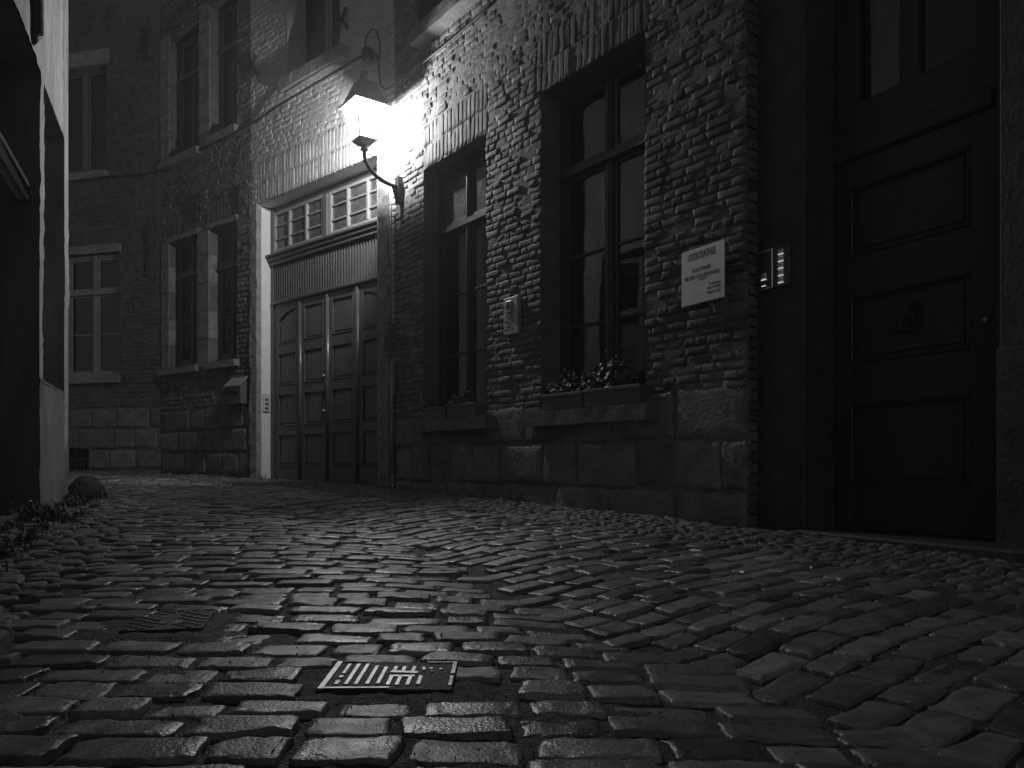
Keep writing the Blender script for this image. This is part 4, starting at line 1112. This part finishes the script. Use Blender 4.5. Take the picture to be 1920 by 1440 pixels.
qu0, qu1 = WB.u(945.5, -.03), WB.u(972, -.03); qz1 = WB.at(945, 561, -.03)[1]; qz0 = WB.at(946, 630, -.03)[1]
pq = empty('plaque', tuple(float(v) for v in WB.w([((qu0 + qu1) / 2, 0, qz0)])[0]), 'narrow upright memorial plaque with a raised oval relief between the two tall windows', 'plaque')
m = MB(); m.box(qu0, qu1, -.04, -.0, qz0, qz1, .005); m.build('plate', 'plaque_face', WB, pq)
QW, QH = qu1 - qu0, qz1 - qz0; uc_ = (qu0 + qu1) / 2 - .01
m = MB(); a, b, z0, z1 = uc_ - QW * .2, uc_ + QW * .2, qz0 + QH * .58, qz0 + QH * .90
m.box(a, b, -.058, -.039, z0, z1, .006); m.build('relief_frame', 'steel', WB, pq)
m = MB(); n = 14; pts = [(uc_ + QW * .11 * math.cos(math.pi * k / n), z1 - .045 + .03 * math.sin(math.pi * k / n)) for k in range(n + 1)]; pts += [(uc_ - QW * .11, z0 + .025), (uc_ + QW * .11, z0 + .025)]
m.prism(pts, -.062, -.057); m.build('relief', 'iron', WB, pq)
m = MB()
for k, (wd, of) in enumerate(((.5, 0), (.66, .02), (.6, -.03), (.3, .03), (.5, 0), (.7, 0))):
    z = qz0 + QH * (.50 - k * .072); x = uc_ + of * QW
    for j in range(7):
        t = j / 7
        if (j * 3 + k) % 5 == 4: continue
        m.box(x - wd * QW / 2 + t * wd * QW, x - wd * QW / 2 + (t + .11) * wd * QW, -.0415, -.0395, z - .006, z + .004, .0005)
m.build('engraved_lines', 'sign_ink', WB, pq)

# ------------------------------------------------------------------ window boxes with plants
def planter(pxa, pxb, ztop_, h, off, label):
    a, b = WB.u(pxa, -off), WB.u(pxb, -off)
    root = empty('flower_box', tuple(float(v) for v in WB.w([((a + b) / 2, -off / 2, ztop_ - h)])[0]), label, 'flower box', 'flower boxes on the stone sills')
    m = MB(); t = .012; y0, y1 = -off, .09
    m.box(a, b, y0, y0 + t, ztop_ - h, ztop_, .004); m.box(a, b, y1 - t, y1, ztop_ - h, ztop_, .004); m.box(a, a + t, y0 + t, y1 - t, ztop_ - h, ztop_ - .001); m.box(b - t, b, y0 + t, y1 - t, ztop_ - h, ztop_ - .001); m.box(a + t, b - t, y0 + t, y1 - t, ztop_ - h, ztop_ - h + t)
    m.build('trough', 'planter', WB, root)
    m = MB(); m.box(a - .008, b + .008, y0 - .010, y0 + .006, ztop_ - .02, ztop_ + .004, .004); m.build('rim', 'sill_stone', WB, root)
    m = MB(); m.box(a + t, b - t, y0 + t, y1 - t, ztop_ - .04, ztop_ - .025, .002); m.build('soil', 'soil', WB, root)
    return a, b
HBX = .155
S1 = .952; S2 = .942
planter(791, 834, S1 + .11, .108, .10, 'left and darker flower box on the sill of the narrower left window')
planter(838, 890, S1 + .115, .113, .11, 'paler flower box right of its neighbour on the left window sill')
planter(1018, 1090, S2 + .118, .116, .11, 'left flower box on the sill of the large right window, white flowers at its end')
planter(1095, 1199, S2 + .122, .12, .115, 'wide right flower box with bushy leaves on the sill of the large window')
def leaf_cluster(name, wall, u, y, z, h, wd, n, seed, label, flowers=0, group='leafy plants in the flower boxes'):
    h *= 1.35; wd *= 1.15; n = int(n * 1.6)
    r = random.Random(seed)
    root = empty(name, tuple(float(v) for v in wall.w([(u, y, z)])[0]), label, 'plant', group)
    st = MB(); lf = MB(); fl = MB()
    for k in range(max(4, n // 9)):
        a = r.uniform(0, 6.28); rr = wd * .4 * math.sqrt(r.random())
        st.tube([(u + rr * .2 * math.cos(a), y + rr * .2 * math.sin(a), z - .03), (u + rr * math.cos(a), y + rr * .6 * math.sin(a), z + h * r.uniform(.5, .9))], [.003, .002], 5)
    for k in range(n):
        a = r.uniform(0, 6.28); rr = wd * .5 * math.sqrt(r.random()); zz = z + h * (1 - (rr / (wd * .55)) ** 2) * r.uniform(.25, 1.0)
        c = Vector((u + rr * math.cos(a), y + rr * .7 * math.sin(a), zz)); s = r.uniform(.014, .030)
        nrm = Vector((math.cos(a) * .6 + r.gauss(0, .4), math.sin(a) * .6 - .3 + r.gauss(0, .4), .6 + r.gauss(0, .3))).normalized()
        t = nrm.orthogonal().normalized(); b = nrm.cross(t); m_ = 9; V = [c - nrm * s * .25]
        for i in range(m_):
            th = 2 * math.pi * i / m_; q = s * (1 + .16 * math.cos(th * 4.5)); V.append(c + t * math.cos(th) * q + b * math.sin(th) * q)
        lf.add(V, [(0, i + 1, (i + 1) % m_ + 1) for i in range(m_)])
    for k in range(flowers):
        a = r.uniform(0, 6.28); rr = wd * .5 * r.random(); c = Vector((u + rr * math.cos(a), y - .03 + rr * .5 * math.sin(a), z + h * r.uniform(.6, 1.05)))
        for i in range(5):
            th = i * 1.257; d = Vector((math.cos(th), -.3, math.sin(th))) * .009; e = Vector((-math.sin(th), 0, math.cos(th))) * .005
            fl.add([c, c + d + e, c + d * 1.3, c + d - e], [(0, 1, 2, 3)])
    st.build('stem', 'leaf', wall, root); lf.build('foliage', 'leaf', wall, root)
    if flowers: fl.build('flower', 'petal', wall, root)
for (px, zt_, h, wd, n, fl, lb) in ((806, S1 + .11, .07, .13, 26, 3, 'tiny sprouting plant in the left box of the left window'), (858, S1 + .11, .09, .16, 34, 0, 'low leafy plant in the middle of the left window sill'), (876, S1 + .11, .13, .13, 34, 0, 'taller leafy plant near the right end of the left window sill'), (899, S1 + .02, .10, .1, 20, 0, 'small plant at the right end of the left window sill'),
        (1040, S2 + .12, .07, .14, 26, 8, 'smallest plant with white buds at the left end of the large window'), (1072, S2 + .12, .13, .15, 50, 5, 'plant with small white flowers, second from left under the large window'), (1098, S2 + .12, .10, .14, 40, 2, 'low plant where the two boxes of the large window meet'), (1128, S2 + .12, .14, .19, 70, 0, 'broad leafy plant under the centre post of the large window'), (1166, S2 + .12, .20, .22, 110, 4, 'tallest bushiest plant at the right under the large window')):
    leaf_cluster('potted_plant', WB, WB.u(px, 0), -.02, zt_, h, wd, n, px, lb, fl)

# ------------------------------------------------------------------ guard stone and weeds
gx, gy = WF.w([(uend + .02, -.13, 0)])[0][:2]
V = []; Fc = []; n = 20; nr = 12
for i in range(nr):
    t = i / (nr - 1); rr = (.15 * math.sqrt(max(0, 1 - (t * .98) ** 2.2))) + .005
    for k in range(n):
        th = 2 * math.pi * k / n; q = rr * (1 + .10 * float(vn(math.cos(th) * 2 + 5, math.sin(th) * 2 + t * 3, 77)))
        V.append((gx + q * math.cos(th) * 1.15, gy + q * math.sin(th), gz(gx, gy) - .06 + t * .24 + .01 * math.sin(th * 3)))
for i in range(nr - 1):
    for k in range(n): Fc.append((i * n + k, i * n + (k + 1) % n, (i + 1) * n + (k + 1) % n, (i + 1) * n + k))
Fc.append(tuple((nr - 1) * n + k for k in range(n)))
tag(put('guard_stone', V, Fc, 'guard_stone', smooth=True), 'rounded mossy guard stone at the foot of the white rendered house corner', 'guard stone')

def weeds(name, pts, h, seed, per=7):
    r = random.Random(seed); m = MB()
    for (x, y) in pts:
        big = 1 + 1.1 * max(-.45, float(vn(x * 5, y * 5, seed)))
        if float(vn(x * 7 + 3, y * 7, seed + 1)) < -.35: continue
        for _ in range(per):
            bx, by = x + r.gauss(0, .03), y + r.gauss(0, .03); a = r.uniform(0, 6.28); hh = h * big * r.uniform(.25, 1.25); ln = r.uniform(.2, .9)
            wv = r.uniform(.0015, .006); d = Vector((math.cos(a), math.sin(a), 0)); s = Vector((-d.y, d.x, 0)) * wv; b = Vector((bx, by, gz(bx, by) - .01))
            p1 = b + d * hh * ln * .35 + Vector((0, 0, hh * .6)); p2 = b + d * hh * ln + Vector((0, 0, hh * r.uniform(.6, 1)))
            m.add([b - s, b + s, p1 + s * .9, p1 - s * .9, p2], [(0, 1, 2, 3), (3, 2, 4)])
            if r.random() < .12:
                q = p2; nn = Vector((r.gauss(0, 1), r.gauss(0, 1), 1)).normalized(); t = nn.orthogonal().normalized() * .012; b2 = nn.cross(t)
                m.add([q - t, q - b2 * .6, q + t, q + b2 * .6], [(0, 1, 2, 3)])
    o = m.build(name, 'weed'); tag(o, kind='stuff'); return o
def along(wall, u0, u1, n, d0, d1, seed):
    r = random.Random(seed); return [tuple(float(q) for q in wall.w([(r.uniform(u0, u1), -(d0 + (d1 - d0) * r.random() ** 1.8), 0)])[0][:2]) for _ in range(n)]
o = weeds('weeds', along(WF, WF.u(27) - .3, uend + .25, 480, .0, .34, 1) + along(WF, uc5 - .1, uend + .3, 160, .0, .22, 2), .075, 3)
o['label'] = 'low weeds along the foot of the white rendered house'
o = weeds('weeds', along(WF, uc5 - 3.2, WF.u(27) - .2, 260, .0, .25, 7), .06, 5); o['label'] = 'sparse weeds at the left edge of the lane'
o = weeds('weeds', along(WE, .2, LE - .05, 90, .02, .14, 4), .12, 6); o['label'] = 'tufts of weeds at the foot of the corner house'
o = weeds('weeds', along(WD, gt[0], gt[1], 14, .0, .05, 8) + along(WD, gt[1], LD, 14, .02, .12, 9) + along(WB, 0, .5, 8, .02, .1, 10), .06, 12); o['label'] = 'small weeds in the joint along the gate threshold'
o = weeds('weeds', along(WB, LB - .25, LB - .02, 5, .01, .06, 11), .08, 13); o['label'] = 'single weed tuft at the foot of the wall beside the doorway'

# ------------------------------------------------------------------ thin volume added to imitate lens glow round the lantern and lift the blacks
hz = MB(); hz.add([(x, y, z) for x in (-80, 80) for y in (-60, 100) for z in (-3, 14)], [(0, 1, 3, 2), (4, 6, 7, 5), (0, 4, 5, 1), (2, 3, 7, 6), (0, 2, 6, 4), (1, 5, 7, 3)])
mh = bpy.data.materials.new('glow_haze'); mh.use_nodes = True
N = mh.node_tree.nodes; N.remove(N['Principled BSDF']); pv = N.new('ShaderNodeVolumePrincipled')
pv.inputs['Color'].default_value = (.9, .9, .9, 1); pv.inputs['Density'].default_value = GLOW_HAZE; pv.inputs['Anisotropy'].default_value = .3
mh.node_tree.links.new(pv.outputs[0], N['Material Output'].inputs['Volume']); M['glow_haze'] = mh
ho = hz.build('glow_haze', 'glow_haze'); tag(ho, kind='stuff')

# ------------------------------------------------------------------ grit and small litter in the joints
r = random.Random(91); gm_ = MB()
for k in range(2600):
    y = 1.1 + 5 * r.random() ** 1.6; x = r.uniform(-.75, .7) * y
    if int(zone(np.array([x]), np.array([y]))[0]) < 0: continue
    s_ = r.uniform(.0012, .0042); z = gz(x, y) + r.uniform(-.002, .004)
    a = r.uniform(0, 6.28); P = [(x + s_ * math.cos(a + q) * r.uniform(.6, 1.3), y + s_ * math.sin(a + q) * r.uniform(.6, 1.3), z - .003) for q in (0, 1.6, 3.1, 4.7)] + [(x, y, z + s_ * .8)]
    gm_.add(P, [(0, 1, 4), (1, 2, 4), (2, 3, 4), (3, 0, 4)])
go = gm_.build('grit', 'sill_stone'); tag(go, kind='stuff')
